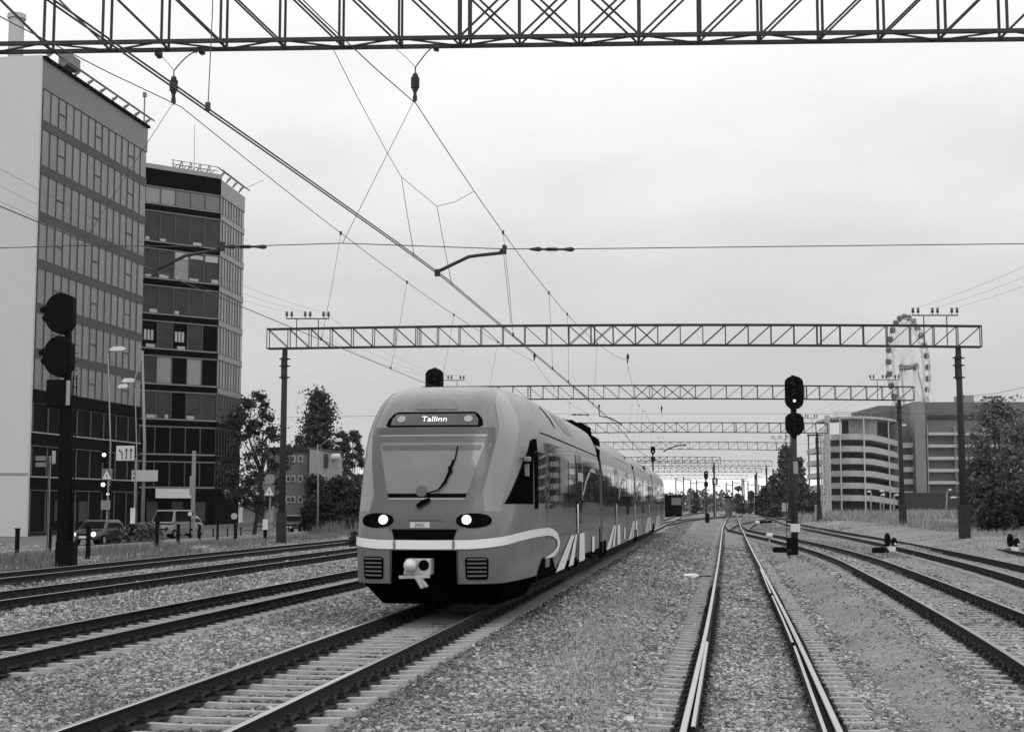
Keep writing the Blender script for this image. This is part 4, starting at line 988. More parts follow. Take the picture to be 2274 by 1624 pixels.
# lower grilles
for s in (-1, 1):
    fr = patch('grille', dens([(.70, s*.98-.17, s*.98+.17), (.74, s*.98-.20, s*.98+.20), (1.08, s*.98-.21, s*.98+.21), (1.12, s*.98-.17, s*.98+.17)], 3), 6, mdark, FZ, .008)
    for k in range(5):
        z = .76+k*.077; patch('grille_slat', [(z, s*.98-.17, s*.98+.17), (z+.028, s*.98-.17, s*.98+.17)], 4, mbody, fr, .020)
# coupler bay and coupler
mb = MB(); mb.box((0, 1.5, .86), (1.23, 2.7, .02)); 
mb = MB(); mb.quad((-.62,.95,.45), (.62,.95,.45), (.62,.95,1.24), (-.62,.95,1.24)); mb.quad((-.62,.05,.5), (-.62,.95,.5), (-.62,.95,1.24), (-.62,.05,1.24)); mb.quad((.62,.95,.5), (.62,.05,.5), (.62,.05,1.24), (.62,.95,1.24)); mb.quad((-.62,.05,1.238), (-.62,.95,1.238), (.62,.95,1.238), (.62,.05,1.238)); mb.obj('coupler_bay', mdark, TR)
mcp = mat('coupler_steel', .42, .5, var=.15, scale=9); K = thing('coupler', None, None); K.parent = TR; K.location = (-.10, .02, .92)
mb = MB(); mb.poly([(-.27,-.1,-.13),(.25,-.1,-.13),(.25,-.1,.17),(-.22,-.1,.17)], (0,.35,0)); mb.obj('coupler_plate', mcp, K, bevel=.02)
mb = MB(); mb.tube([(-.12,-.10,.05), (-.12,-.26,.05), (-.12,-.33,.05)], [.13,.11,.03], 16); mb.obj('coupler_cone', mat('coupler_bright', .6, .4), K, smooth=True)
mb = MB(); mb.disc((.12,-.102,.05), (0,-1,0), .10, .006, 16); mb.obj('coupler_cup', mdark, K)
mb = MB(); mb.bar((-.34,-.12,-.17), (.24,-.12,-.15), .05, .06); mb.bar((0,-.14,-.16), (.13,-.18,-.36), .12, .05); mb.bar((.08,-.14,-.20), (.20,-.18,-.34), .06, .04); mb.obj('coupler_handle', mcp, K)
mb = MB(); mb.box((0, .4, 0), (.2, .6, .2)); mb.obj('coupler_shank', mdark, K)
# wipers
mb = MB(); a = on(.52, 3.18, .05); b = on(.50, 2.95, .06); c = on(.40, 2.65, .06); d = on(.22, 2.33, .07); e = on(.0, 2.27, .07); mb.tube([a, b, c], .014, 6); mb.tube([c, on(.34, 2.5, .06), d, e], [.03, .025, .018, .016], 6); mb.box(on(.42, 2.72, .07), (.07, .03, .14)); mb.tube([on(.47, 2.9, .07), on(.34, 2.46, .07)], .022, 6); mb.obj('wiper', mdark, FZ)
mb = MB(); mb.tube([on(.08, 2.17, .06), on(-.06, 2.10, .07), on(-.16, 2.03, .07)], [.03, .045, .035], 8); mb.obj('wiper_motor_cover', mdark, FZ)
mb = MB(); c = on(-.1, 2.33, .02); mb.disc(c, (0,-1,.3), .11, .01, 20); mb.obj('cab_monitor', mmask, FZ)
# lettering
def text(name, s, size, loc, rot, m, parent, ext=.004, mtx=None):
    cu = bpy.data.curves.new(name, 'FONT'); cu.body = s; cu.size = size; cu.extrude = ext; cu.align_x = 'CENTER'; cu.align_y = 'CENTER'
    t = bpy.data.objects.new(name+'_t', cu); COL.objects.link(t); dg = bpy.context.evaluated_depsgraph_get(); me = bpy.data.meshes.new_from_object(t.evaluated_get(dg)); me.name = name
    bpy.data.objects.remove(t, do_unlink=True)
    me.materials.clear(); me.materials.append(m); o = bpy.data.objects.new(name, me); COL.objects.link(o); o.parent = parent; o.location = loc; o.rotation_euler = rot; return o
n_ = SN(0, 3.73); pitch_t = math.atan2(n_.z, -n_.y)
text('destination_text', 'Tallinn', .19, SP_(0, 3.725)+n_*.03, (math.radians(90)-pitch_t, 0, 0), mlight, ds_)
n_ = SN(0, 1.70); text('train_number', '2421', .10, SP_(t_of_x(-.085, 1.705), 1.705)+n_*.022, (math.radians(90)-math.atan2(n_.z, -n_.y), 0, 0), mat('number_grey', .16, .6), FZ)
# wheels, bogies, underfloor
mwh = mat('wheel_steel', .03, .5, .6)
def bogie(y):
    B = thing('bogie', None, None, (0, y, 0)); B.parent = TR
    mb = MB()
    for s in (-1, 1): mb.box((s*1.12, 0, .62), (.16, 3.2, .22)); mb.box((s*1.2, -1.3, .48), (.2, .34, .34)); mb.box((s*1.2, 1.3, .48), (.2, .34, .34)); mb.box((s*1.1, 0, .86), (.5, .8, .3))
    mb.box((0, 0, .6), (2.1, .5, .3)); mb.obj('bogie_frame', mdark, B)
    for yy in (-1.3, 1.3):
        mb = MB()
        for s in (-1, 1): mb.tube([(s*.73, yy, .43), (s*.87, yy, .43)], .43, 28); mb.tube([(s*.71, yy, .43), (s*.735, yy, .43)], .455, 28)
        mb.tube([(-.9, yy, .43), (.9, yy, .43)], .09, 10); mb.obj('wheelset', mwh, B)
for y in (5.2, 21.0, 42.35, 64.35, 83.5): bogie(y)
for side in (1, -1):
    patch('wheel_opening', dens([(.50, 3.3, 6.8), (.75, 3.7, 6.3), (.95, 4.2, 5.9)], 3), 6, mdark, FZ, .012, 'y', side)
    mb = MB(); c = SP_(side*t_of_y(5.0, .8), .8); mb.box(c+Vector((side*-.02, 0, .03)), (.10, .7, .22)); mb.obj('axle_damper', mat('damper_grey', .12, .6), TR, bevel=.03)
    for y, bd in ((20.6, bodies[0]), (22.2, bodies[1]), (41.6, bodies[1]), (43.2, bodies[2]), (63.6, bodies[2]), (65.4, bodies[3])):
        mb = MB(); mb.box((side*1.752, y, .62), (.05, 1.0, .5)); mb.obj('joint_skirt', mdark, bd)
mb = MB(); mb.box((0, 12.5, .62), (2.9, 8.5, .5)); mb.hexa([(-1.15,1.7,.14),(1.15,1.7,.14),(1.3,4.6,.14),(-1.3,4.6,.14),(-1.45,1.0,.66),(1.45,1.0,.66),(1.6,4.6,.66),(-1.6,4.6,.66)]); mb.box((0, 31.5, .62), (2.9, 16, .5)); mb.box((0, 53, .62), (2.9, 17, .5)); mb.box((0, 74, .62), (2.9, 14, .5));  # black taper under the nose: deflector, also shaped to stand in for contact shadow
mb.obj('underfloor_gear_and_shade', mdark, TR)
# ------------------------------------------------------------------ office towers
mwall = mat('tower_white_wall', .54, .85, var=.04, scale=.4)
mgA = mat('tower_glass_mid', .15, .25, spec=.5, var=.10, scale=.5)
mgB = mat('tower_glass_light', .26, .3, var=.08, scale=.7)
mgC = mat('tower_glass_dark', .05, .3, spec=.15, var=.3, scale=.9)
mgD = mat('tower_glass_black', .004, .5, spec=.03, var=.5, scale=.5)
mgE = mat('tower_blind', .42, .7); mgF = mat('tower_glass_mid2', .17, .28, var=.1, scale=.5)
mspan = mat('tower_spandrel', .062, .6, spec=.25, var=.15, scale=.6)
mspd = mat('tower_spandrel_black', .004, .8, spec=.04)
mfr = mat('tower_frame', .085, .6, spec=.3); mfl = mat('tower_sill', .30, .6)
def fpt(o, d, n, a, z, off=0): return Vector((o.x+d.x*a+n.x*off, o.y+d.y*a+n.y*off, z))
def band(parent, name, o, d, n, a0, a1, z0, z1, off, m, th=.15):
    mb = MB(); p = [fpt(o,d,n,a0,z0,off-th), fpt(o,d,n,a1,z0,off-th), fpt(o,d,n,a1,z0,off), fpt(o,d,n,a0,z0,off)]
    mb.hexa(p+[q+Vector((0,0,z1-z0)) for q in p]); return mb.obj(name, m, parent)
def ribbon(parent, o, d, n, a0, a1, z0, z1, npan, off, pick, mull=.06, openers=()):
    """one storey's ribbon window: panes in one mesh, its frame a sub-part"""
    mb = MB(); fr = MB(); st = (a1-a0)/npan
    for k in range(npan):
        A, B = a0+k*st, a0+(k+1)*st
        mb.quad(fpt(o,d,n,A,z0,off), fpt(o,d,n,B,z0,off), fpt(o,d,n,B,z1,off), fpt(o,d,n,A,z1,off), pick(k))
        c = fpt(o,d,n,A,(z0+z1)/2,off+.03); fr.box(c, (mull, .08, z1-z0), ax=(d, n, Vector((0,0,1))))
        if k in openers: fr.box(fpt(o,d,n,(A+B)/2,z0+(z1-z0)*.5,off+.03), (st, .08, .07), ax=(d, n, Vector((0,0,1))))
    for zz_e in (z0+.02, z1-.02): fr.box(fpt(o,d,n,(a0+a1)/2,zz_e,off+.03), (a1-a0, .07, .05), ax=(d, n, Vector((0,0,1))))
    w_ = mb.obj('ribbon_window', [mgA, mgB, mgC, mgD, mgE, mgF], parent); fr.obj('window_frame', mfr, w_); return w_
n_hat = Vector((1, -S, 0)).normalized(); d_hat = Vector((S, 1, 0)).normalized()
# tall tower
c1 = px(62, 1190, 105); c1.z = 0; T1 = thing('office_tower', 'tall office tower at the left edge with a blank white end wall and glass side', 'building', (0,0,0), group='glass office towers by the street')
topz = px(90, 131, 105).z; LEN = 20.2
mb = MB(); back = -n_hat*26
P = [c1, c1+d_hat*LEN, c1+d_hat*LEN+back, c1+back]; P = [Vector((p.x, p.y, -.4)) for p in P]
ins = n_hat*-.25+d_hat*.25
P2 = [P[0]-n_hat*.25, P[1]-n_hat*.25, P[2], P[3]]
mb.hexa([P2[3], P2[0], P2[1], P2[2]]+[q+Vector((0,0,topz+.4)) for q in (P2[3], P2[0], P2[1], P2[2])]); mb.obj('core', mspan, T1)
mb = MB(); a = c1-d_hat*.0; q0 = Vector((c1.x, c1.y, 0)); 
mb.box(Vector((c1.x, c1.y, 0))+back/2+Vector((0,0,topz/2-.1))-d_hat*.15, (26, .3, topz+.6), ax=(n_hat, d_hat, Vector((0,0,1)))); mb.obj('end_wall', mwall, T1)
mb = MB(); mb.box(Vector((c1.x, c1.y, 0))-n_hat*6-d_hat*.32+Vector((0,0,px(30, 1051, 105).z)), (12, .06, .18), ax=(n_hat, d_hat, Vector((0,0,1)))); mb.obj('wall_joint', mat('joint_grey', .3, .8), T1)
zb = [px(76, v, 105).z for v in (283, 383, 487, 592, 690, 791)]     # undersides of the storey bands
RR = random.Random(4)
op = (2, 7, 12)
lv = [topz-2.2]+zb
for i, zt in enumerate(lv):
    z1 = zt; z0 = (zb[i]+.85) if i < 6 else px(66, 893, 105).z+1.0
    if i < 6: z0 = zb[i]+.62
    ribbon(T1, c1, d_hat, n_hat, .1, LEN-.1, z0, z1, 15, 0.0, lambda k: 5 if RR.random() < .35 else 0, openers=op, mull=.05)
    band(T1, 'spandrel', c1, d_hat, n_hat, 0, LEN, z0-.62, z0, .05, mspan)
band(T1, 'parapet', c1, d_hat, n_hat, 0, LEN, topz-2.2, topz, .06, mat('parapet_glass', .105, .35, var=.12, scale=.5))
band(T1, 'roof_edge', c1, d_hat, n_hat, -.1, LEN+.1, topz, topz+.22, .25, mspd, .5)
zlow = [px(66, v, 105).z for v in (893, 987, 1086)]
for i, zt in enumerate(zlow):
    z1 = zt; z0 = (zlow[i+1]+.9) if i < 2 else 0
    ribbon(T1, c1, d_hat, n_hat, .1, LEN-.1, z0, z1-.0, 8, -.02, lambda k: 3, mull=.12)  # black panes: the dark reflection low on the tower is put into the colour
    if i < 2: band(T1, 'spandrel', c1, d_hat, n_hat, 0, LEN, z0-.9, z0, .08, mspd); band(T1, 'sill', c1, d_hat, n_hat, 0, LEN, z0, z0+.10, .14, mfl); band(T1, 'sill', c1, d_hat, n_hat, 0, LEN, z0-.98, z0-.9, .14, mat('sill_dim', .06, .6))
band(T1, 'spandrel', c1, d_hat, n_hat, 0, LEN, zlow[0], zlow[0]+1.0, .08, mspd)
for k, (a, z) in enumerate(((4.2, 2.4), (6.4, 2.2), (8.4, 2.3))): band(T1, 'lobby_panel', c1, d_hat, n_hat, a, a+1.5, z-1.6, z, .02, mgC, .05)
# roof-edge sun canopy: outriggers with a rail
def canopy(par, o, d, n, a0, a1, z, step, reach=1.5):
    mb = MB(); a = a0
    while a <= a1+.01:
        p = fpt(o,d,n,a,z+.2,-.1); q = fpt(o,d,n,a,z+1.0,reach*.1); mb.bar(p, q+d*.9, .10, .16); mb.bar(fpt(o,d,n,a,z+.5,0), q+d*.9, .08); a += step
    for h, off in ((1.0, .15), (1.3, -.35)): mb.bar(fpt(o,d,n,a0,z+h,off), fpt(o,d,n,a1+1.2,z+h,off), .10)
    mb.obj('roof_canopy', mat('canopy_grey', .16, .6), par)
canopy(T1, c1, d_hat, n_hat, .5, LEN, topz, 2.4)
mb = MB(); v0 = px(82, 105, 120); v1 = px(82, 48, 120); mb.tube([(v0.x-.4, v0.y-4, topz), (v0.x-.4, v0.y-4, v1.z-1.2)], .62, 16); mb.tube([(v0.x-.4, v0.y-4, v1.z-1.2), (v0.x-.4, v0.y-4, v1.z-.8)], .75, 16); mb.obj('vent_stack', mat('stack_pale', .45, .7), T1)
mb = MB(); p = fpt(c1,d_hat,n_hat,5,topz+1.3,-.3); mb.box(p, (2.2, .8, 1.0), ax=(d_hat, n_hat, Vector((0,0,1)))); mb.obj('roof_unit', mat('canopy_grey', .16, .6), T1)
mb = MB(); p = fpt(c1,d_hat,n_hat,LEN-.3,topz,-.2); mb.bar(p, p+Vector((0,0,3.0)), .10); mb.box(p+Vector((0,0,3.0)), (.3,.3,.4)); mb.obj('antenna', mat('canopy_grey', .16, .6), T1)
# lower tower: a slanting front with five wide panes and a narrow side
T2 = thing('office_tower', 'lower office tower with black storey bands and white shop signs, behind the tall one', 'building', (0,0,0), group='glass office towers by the street')
pL = px(303, 1150, 136); pR = px(474, 1150, 141.0); pL.z = pR.z = 0
df = (pR-pL).normalized(); nf = Vector((df.y, -df.x, 0)); FL = (pR-pL).length
# extend the front to the left behind the tall tower
top2 = px(487, 398, 141.0).z
d2 = (Vector((px(530, 1150, 149.5).x, 149.5, 0))-pR); SL = d2.length; d2.normalize(); n2 = Vector((d2.y, -d2.x, 0))
mb = MB(); A = [pL-nf*.3+df*.3, pR-nf*.3-df*.3, pR+d2*(SL)-n2*.3, pL+d2*SL]; A = [Vector((p.x, p.y, -.4)) for p in A]; mb.hexa(A+[q+Vector((0,0,top2+.4)) for q in A]); mb.obj('core', mspan, T2)
zr = [px(480, v, 140.8).z for v in (485, 566, 645, 721, 796, 872, 948, 1024, 1096)]
zl = zr
lev = [top2-1.65]+[z-.02 for z in zr]
picks = [(1,1,0,0,0), (2,2,2,2,2), (2,2,1,2,2), (2,2,2,2,2), (3,2,3,2,3), (2,1,3,1,3), (2,2,3,2,2), (3,3,3,3,3), (3,3,3,3,3), (2,3,2,3,2)]
for i in range(9):
    z1 = lev[i]; z0 = zr[i]+.55 if i < 8 else zr[8]+.55
    pk = picks[i]
    wdo = ribbon(T2, pL, df, nf, .05, FL-.05, z0+.12, z1-.12, 5, 0.0, lambda k, pk=pk: pk[k], mull=.10)
    band(T2, 'sill', pL, df, nf, 0, FL, z0, z0+.12, .05, mfl, .1); band(T2, 'lintel', pL, df, nf, 0, FL, z1-.12, z1, .05, mfl, .1)
    band(T2, 'spandrel', pL, df, nf, -.1, FL+.05, zr[i], z0, .16, mspd, .3)
    low = i >= 6
    ribbon(T2, pR, d2, n2, .05, SL-.05, z0, z1, 9, 0.0, (lambda k: 1 if k % 3 else 5) if not low else (lambda k: 3 if i > 6 else 2), mull=.03)
    band(T2, 'side_spandrel', pR, d2, n2, 0, SL, zr[i], z0, .05, mgF if not low else mspd)
    # blinds and things seen on the sills inside
    if i in (1, 2, 3, 4, 6):
        st = FL/5
        def bl(*a_): m2 = MB(); m2.box(*a_, ax=(df, nf, Vector((0,0,1)))); m2.obj('window_blind', mgE, wdo)
        for k in range(5):
            if (i, k) in ((2, 2), (2, 3), (2, 4)): bl(fpt(pL,df,nf,(k+.5)*st, z1-.12-.35, .03), (st*.86, .03, .65 if k != 3 else .4))
            if RR.random() < .6: bl(fpt(pL,df,nf,(k+RR.uniform(.2, .8))*st, z0+.3, .02), (RR.uniform(.25, 1.1), .03, RR.uniform(.2, .45)))
            if i == 4 and k in (0, 2): 
                for q in range(3): bl(fpt(pL,df,nf,(k+.25+q*.22)*st, z0+1.35, .02), (.25, .03, 1.0))
band(T2, 'parapet', pL, df, nf, -.1, FL+.05, top2-1.65, top2, .12, mspd, .3)
band(T2, 'side_parapet', pR, d2, n2, 0, SL, top2-1.65, top2, .05, mgA)
band(T2, 'roof_edge', pL, df, nf, -.1, FL+.1, top2, top2+.45, .2, mat('roof_edge_grey', .28, .7), .5)
band(T2, 'shop_front', pL, df, nf, .1, FL-.1, 0, zr[8]-.05, -.02, mgD, .1); band(T2, 'shop_front', pR, d2, n2, .1, SL-.1, 0, zr[8], -.02, mgD, .1)
for a in (1.0, 3.6, 6.0): band(T2, 'pale_shop_window', pL, df, nf, a, a+1.1, .4, 2.3, .03, mgC, .05)  # paler panes set in the black shop front
canopy(T2, pR, d2, n2, .2, SL, top2, 2.2, 1.4)
mb = MB()
for k in range(9): 
    a = 3.2+k*.5; p = fpt(pL,df,nf,a,top2+.45,-.6); mb.bar(p, p+Vector((.35 if k % 2 else -.05, 0, .9)), .08); mb.bar(p+Vector((0,0,.1)), p+Vector((.45,0,.5)), .07)
for h in (.55, .95, 1.35): mb.bar(fpt(pL,df,nf,3.0,top2+h,-.6), fpt(pL,df,nf,FL,top2+h,-.6), .06)
mb.obj('roof_sign_frame', mat('canopy_grey', .16, .6), T2)
def fsign(a0, a1, v0, v1, Y=137.5):
    z1 = px(400, v0, Y).z; z0 = px(400, v1, Y).z; band(T2, 'shop_sign', pL, df, nf, a0, a1, z0, z1, .42, mat('sign_white', .62, .5), .12)
x0 = px(341, 1095, 137).x; x1 = px(424, 1095, 139).x
fsign((x0-pL.x)/df.x, (x1-pL.x)/df.x, 1084, 1105)
z1 = px(500, 1086, 144).z; z0 = px(500, 1104, 144).z; band(T2, 'shop_sign', pR, d2, n2, 2.6, 6.4, z0, z1, .42, mat('sign_white', .62, .5), .12)
# ------------------------------------------------------------------ trees
def leaf_mat(name, c0, c1):
    m = bpy.data.materials.new(name); m.use_nodes = True; t = m.node_tree; b = t.nodes['Principled BSDF']; b.inputs['Roughness'].default_value = .8; b.inputs['Specular IOR Level'].default_value = .2
    a = t.nodes.new('ShaderNodeAttribute'); a.attribute_name = 'tone'; r = t.nodes.new('ShaderNodeMapRange'); r.inputs['To Min'].default_value = c0; r.inputs['To Max'].default_value = c1
    t.links.new(a.outputs['Fac'], r.inputs[0]); t.links.new(r.outputs[0], b.inputs['Base Color']); return m
mleafD = leaf_mat('foliage_dark', .018, .055); mleaf = leaf_mat('foliage_mid', .035, .10); mleafL = leaf_mat('foliage_pale', .06, .19)
mbark = mat('bark', .035, .9, var=.4, scale=10)
def tree(kind, label, base, H, Rr, seed, n=5000, ls=.14, shape='round', trunk=.25, m=None, clumps=70, group=None, cat='tree', squash=1.0, trunk_r=.14, loose=.22):
    rng = np.random.default_rng(seed); base = Vector(base); base.z = float(gz(base.x, base.y))-.05 if base.y < 420 else base.z
    o = thing(kind, label, cat, base, 0, group)
    # clump centres
    C_ = []
    while len(C_) < clumps:
        u = rng.uniform(0, 1); a = rng.uniform(0, 6.283)
        if shape == 'round': r = Rr*math.sin(math.pi*min(1, .12+.88*u))**.55*rng.uniform(.35, 1)**.5
        elif shape == 'cone': r = Rr*(1.02-u)**.8*rng.uniform(.5, 1)
        elif shape == 'bush': r = Rr*math.sqrt(max(0, 1-(u*.98)**2))*rng.uniform(.4, 1)
        else: r = Rr*(1-abs(u-.4)*.9)*rng.uniform(.3, 1)
        C_.append((math.cos(a)*r, math.sin(a)*r*squash, H*(trunk+(1-trunk)*u*.96)))
    C_ = np.array(C_)
    k = rng.integers(0, clumps, n); cs = rng.uniform(.5, 1.25, clumps)*Rr*loose
    off = rng.normal(0, .85, (n, 3))*rng.uniform(.3, 1.25, (n, 1))
    P = C_[k]+off*cs[k][:, None]*np.array([1, 1, .75]); P[:, 2] = np.clip(P[:, 2], .05, H*1.03)
    d1 = rng.normal(0, 1, (n, 3)); d1 /= np.linalg.norm(d1, axis=1)[:, None]; d2_ = np.cross(d1, rng.normal(0, 1, (n, 3))); d2_ /= np.linalg.norm(d2_, axis=1)[:, None]
    s = ls*rng.uniform(.6, 1.5, n)[:, None]
    Q = np.stack([P-d1*s, P-d2_*s*.55, P+d1*s, P+d2_*s*.55], 1).reshape(-1, 3)
    cr = npmesh('crown', Q, np.arange(4*n).reshape(-1, 4), m or mleaf, smooth=False); cr.parent = o
    tone = np.clip(rng.uniform(0, 1, clumps)[k]*.6+rng.uniform(0, .4, n), 0, 1); attr(cr, 'tone', np.repeat(tone, 4))
    mb = MB(); top = Vector((rng.normal(0, .03)*H, 0, H*(.92 if shape == 'cone' else .72)))
    tp = [Vector((0,0,-.2)), top*.35+Vector((rng.normal(0,.02)*H, 0, 0)), top*.7, top]; mb.tube(tp, [trunk_r, trunk_r*.75, trunk_r*.45, trunk_r*.12], 9)
    for i in range(min(clumps, 22)):
        c = Vector(C_[i]); t = min(.9, max(.15, c.z/H*.75)); s0 = top*t; mb.tube([s0, s0*.45+c*.55+Vector((0,0,-.03*H)), c], [trunk_r*.4, trunk_r*.22, trunk_r*.06], 5)
    mb.obj('trunk', mbark, o, smooth=True); return o
def at(u, v, Y): p = px(u, v, Y); return p
def sz(pxs, Y): return pxs/F*Y
# left side
Y=104; b = at(562, 1165, Y); tree('street_tree', 'dark thin-leaved street tree right of the office towers', b, sz(300, Y)+.9, sz(74, Y), 11, 8000, .13, 'round', .22, mleafD, 90, trunk_r=.16, loose=.16)
Y=165; b = at(704, 1160, Y); tree('conifer_tree', 'dark pointed tree standing behind the low brick flats', b, sz(262, Y)+2, sz(70, Y), 12, 12000, .20, 'cone', .12, mleaf, 110, trunk_r=.25)
Y=170
for i, (u, v, r, lb) in enumerate(((758, 958, 26, 'small round tree right of the pointed tree, left of the train'), (783, 955, 24, 'round tree touching the edge of the train roof'), (640, 985, 16, 'thin little tree behind the gantry post'), (660, 960, 12, 'slim tree top between the gantry post and the pointed tree'))):
    b = at(u, 1150, Y+i*3); tree('broadleaf_tree', lb, b, sz(1150-v, Y)+1, sz(r, Y), 20+i, 4200, .20, 'round', .15, mleaf, 60)
for i, (u, v, r, Y, lb) in enumerate(((700, 1042, 34, 118, 'large dark bush left of the thin street lamp'), (748, 1046, 46, 120, 'large dark bush right of the thin street lamp, beside the train'), (786, 1072, 26, 116, 'dark bush against the left edge of the train'))):
    b = at(u, 1145, Y); tree('bush', lb, b, sz(1145-v, Y)+.9, sz(r, Y), 30+i, 9000, .15, 'bush', .02, mleafD, 80, cat='bush')
b = at(788, 1192, 78); tree('bush', 'small round dark bush on the verge just left of the train nose', b, .85, .42, 40, 1600, .06, 'bush', .02, mleafD, 28, cat='bush')
b = at(315, 1195, 85); tree('bush', 'low grey bush behind the parked dark car', b, 1.3, 1.4, 41, 3200, .09, 'bush', .02, mleafL, 52, cat='bush')
b = at(262, 1193, 84); tree('bush', 'rounded pale bush between the dark car and the white bollard sign', b, 1.05, .9, 42, 2600, .08, 'bush', .02, mleafL, 40, cat='bush')
# right side
Y=250
for i, (u, v, r, n, lb) in enumerate(((1748, 988, 34, 9000, 'tall broad pine left of the car park, crossed by the signal mast'), (1776, 1012, 18, 5000, 'slimmer pine top just right of the signal mast'), (1718, 1052, 20, 4000, 'thin pine at the left of the pine group'), (1700, 1075, 22, 3000, 'low tree at the left foot of the pine group'))):
    b = at(u, 1133, Y+i*3); tree('pine_tree', lb, b, sz(1133-v, Y)+1, sz(r, Y), 50+i, n, .34, 'cone', .08, mleaf, 120, trunk_r=.3)
for i, (u, v, r, lb) in enumerate(((1735, 1068, 30, 'bushy thicket at the foot of the pines, left of the signal mast'), (1775, 1060, 30, 'bushy thicket behind the signal mast'), (1802, 1085, 18, 'bushy thicket touching the stair tower'))):
    b = at(u, 1133, 240+i*2); tree('bush', lb, b, sz(1133-v, 240)+.8, sz(r, 240), 60+i, 5000, .30, 'bush', .02, mleaf, 60, cat='bush')
for i, (u, v, r, Y, n, lb) in enumerate(((2222, 885, 58, 96, 12000, 'big loose-leaved tree right of the concrete gantry post'), (2290, 930, 60, 92, 9000, 'big tree cut by the right edge of the picture'), (2182, 1000, 30, 98, 5000, 'shorter tree between the gantry post and the big tree'))):
    b = at(u, 1158, Y); tree('broadleaf_tree', lb, b, sz(1158-v, Y)+.4, sz(r*1.15, Y), 70+i, int(n*.85), .12, 'round', .05, mleafL, 90, trunk_r=.2, loose=.30)
for i, (u, v, r, lb) in enumerate(((2215, 1085, 36, 'dark bush under the big tree by the right edge'), (2262, 1075, 40, 'dark bush in the right corner of the meadow'))):
    b = at(u, 1160, 90+i); tree('bush', lb, b, sz(1160-v, 90)+.3, sz(r, 90), 80+i, 8000, .12, 'bush', .02, mleafD, 80, cat='bush')
for i, (u, r) in enumerate(((1700, 20), (1545, 10), (1640, 14), (1668, 12))):
    b = at(u, 1128, 330+i*4); tree('pine_tree', ['small far tree at the left edge of the pine group', 'tiny far tree right of the train end', 'dark narrow far tree near the vanishing point', 'low far tree beside the thin masts'][i], b, sz([48, 38, 52, 42][i], 330)+1, sz(r, 330), 90+i, 1500, .4, 'cone', .05, mleaf, 18)
# far wood on the horizon: an uncountable mass
def farwood():
    rng = np.random.default_rng(9); n = 26000; y = rng.uniform(430, 520, n); x = rng.uniform(-260, 330, n)
    hmax = 6.0+2.0*np.sin(x*.06)+1.6*np.sin(x*.21+1)+1.2*np.sin(x*.5+y*.1); hmax = np.where((x < 40), hmax+5, hmax); z = hmax*rng.uniform(0, 1, n)**.7-.5
    P = np.stack([x, y, z], 1); d1 = rng.normal(0, 1, (n, 3)); d1 /= np.linalg.norm(d1, axis=1)[:, None]; d2_ = np.cross(d1, rng.normal(0, 1, (n, 3))); d2_ /= np.linalg.norm(d2_, axis=1)[:, None]
    s = rng.uniform(.5, 1.3, n)[:, None]; Q = np.stack([P-d1*s, P-d2_*s*.6, P+d1*s, P+d2_*s*.6], 1).reshape(-1, 3)
    o = npmesh('distant_wood', Q, np.arange(4*n).reshape(-1, 4), mleafL, smooth=False); attr(o, 'tone', np.repeat(rng.uniform(0, 1, n), 4)); tag(o, 'low far-off wood closing the horizon behind the yard', 'wood', kind='stuff')
farwood()
ORD = 'first second third fourth fifth sixth seventh eighth ninth tenth eleventh twelfth'.split()
for i, (u, v0, w) in enumerate(((1500, 1060, .09), (1517, 1058, .09), (1533, 1066, .08), (1546, 1064, .08), (1583, 1072, .08), (1612, 1070, .1), (1626, 1066, .1), (1647, 1062, .12), (1660, 1070, .1), (1676, 1052, .14), (1684, 1074, .1), (1716, 1040, .16))):
    Y = 380+i*7; a = px(u, v0, Y); mb = MB(); mb.tube([(a.x, Y, -.4), (a.x, Y, a.z)], w*1.6, 6); m2 = MB(); m2.bar((a.x-.1, Y, a.z-.6), (a.x+2.2, Y, a.z-.9), .15)
    o = thing('catenary_mast', f'thin far mast on the bright horizon, {ORD[i]} from the left in the list of masts'.replace(' in the list of masts', ''), 'mast', group='far masts on the horizon'); mb.obj('mast', msteel, o); m2.obj('cantilever', msteel, o)
# the dark mast by itself with the sixth gantry
# ------------------------------------------------------------------ low flats at the left
mbrk = mat('brick_grey', .19, .9, var=.25, scale=6); mpl = mat('plaster_pale', .26, .85, var=.1)
FB = thing('brick_flats', 'low brick block of flats with small white-sashed windows behind the gantry post', 'building')
a = px(590, 1155, 150); b = px(683, 1155, 150); zt = px(650, 1000, 150).z
mb = MB(); mb.box(((a.x+b.x)/2, 155, zt/2-.2), (b.x-a.x, 10, zt+.4)); mb.obj('wall', mbrk, FB); mb = MB(); mb.box(((a.x+b.x)/2, 155, zt+.18), (b.x-a.x+.5, 10.6, .36)); mb.obj('roof', mat('roof_dark', .03, .8), FB)
for v in (1018, 1062, 1108):
    for u in (640, 650, 667):
        p = px(u, v, 149.95); mb = MB(); mb.box(p, (.55, .08, .75)); fw = mb.obj('window', mat('sash_white', .45, .6), FB); mb = MB(); mb.box(p+Vector((0,-.05,0)), (.26, .04, .4)); mb.obj('pane', mgC, fw)
PBd = thing('plaster_house', 'pale plaster house end with one small window, right of the brick flats', 'building')
a = px(685, 1155, 146); b = px(754, 1155, 152); zt = px(690, 997, 146).z; zt2 = px(754, 1005, 152).z
mb = MB(); A = [Vector((a.x,146,-.4)), Vector((b.x,152,-.4)), Vector((b.x-1,162,-.4)), Vector((a.x-1,156,-.4))]; mb.hexa(A+[Vector((A[0].x,A[0].y,zt)), Vector((A[1].x,A[1].y,zt2)), Vector((A[2].x,A[2].y,zt2)), Vector((A[3].x,A[3].y,zt))]); mb.obj('wall', mpl, PBd)
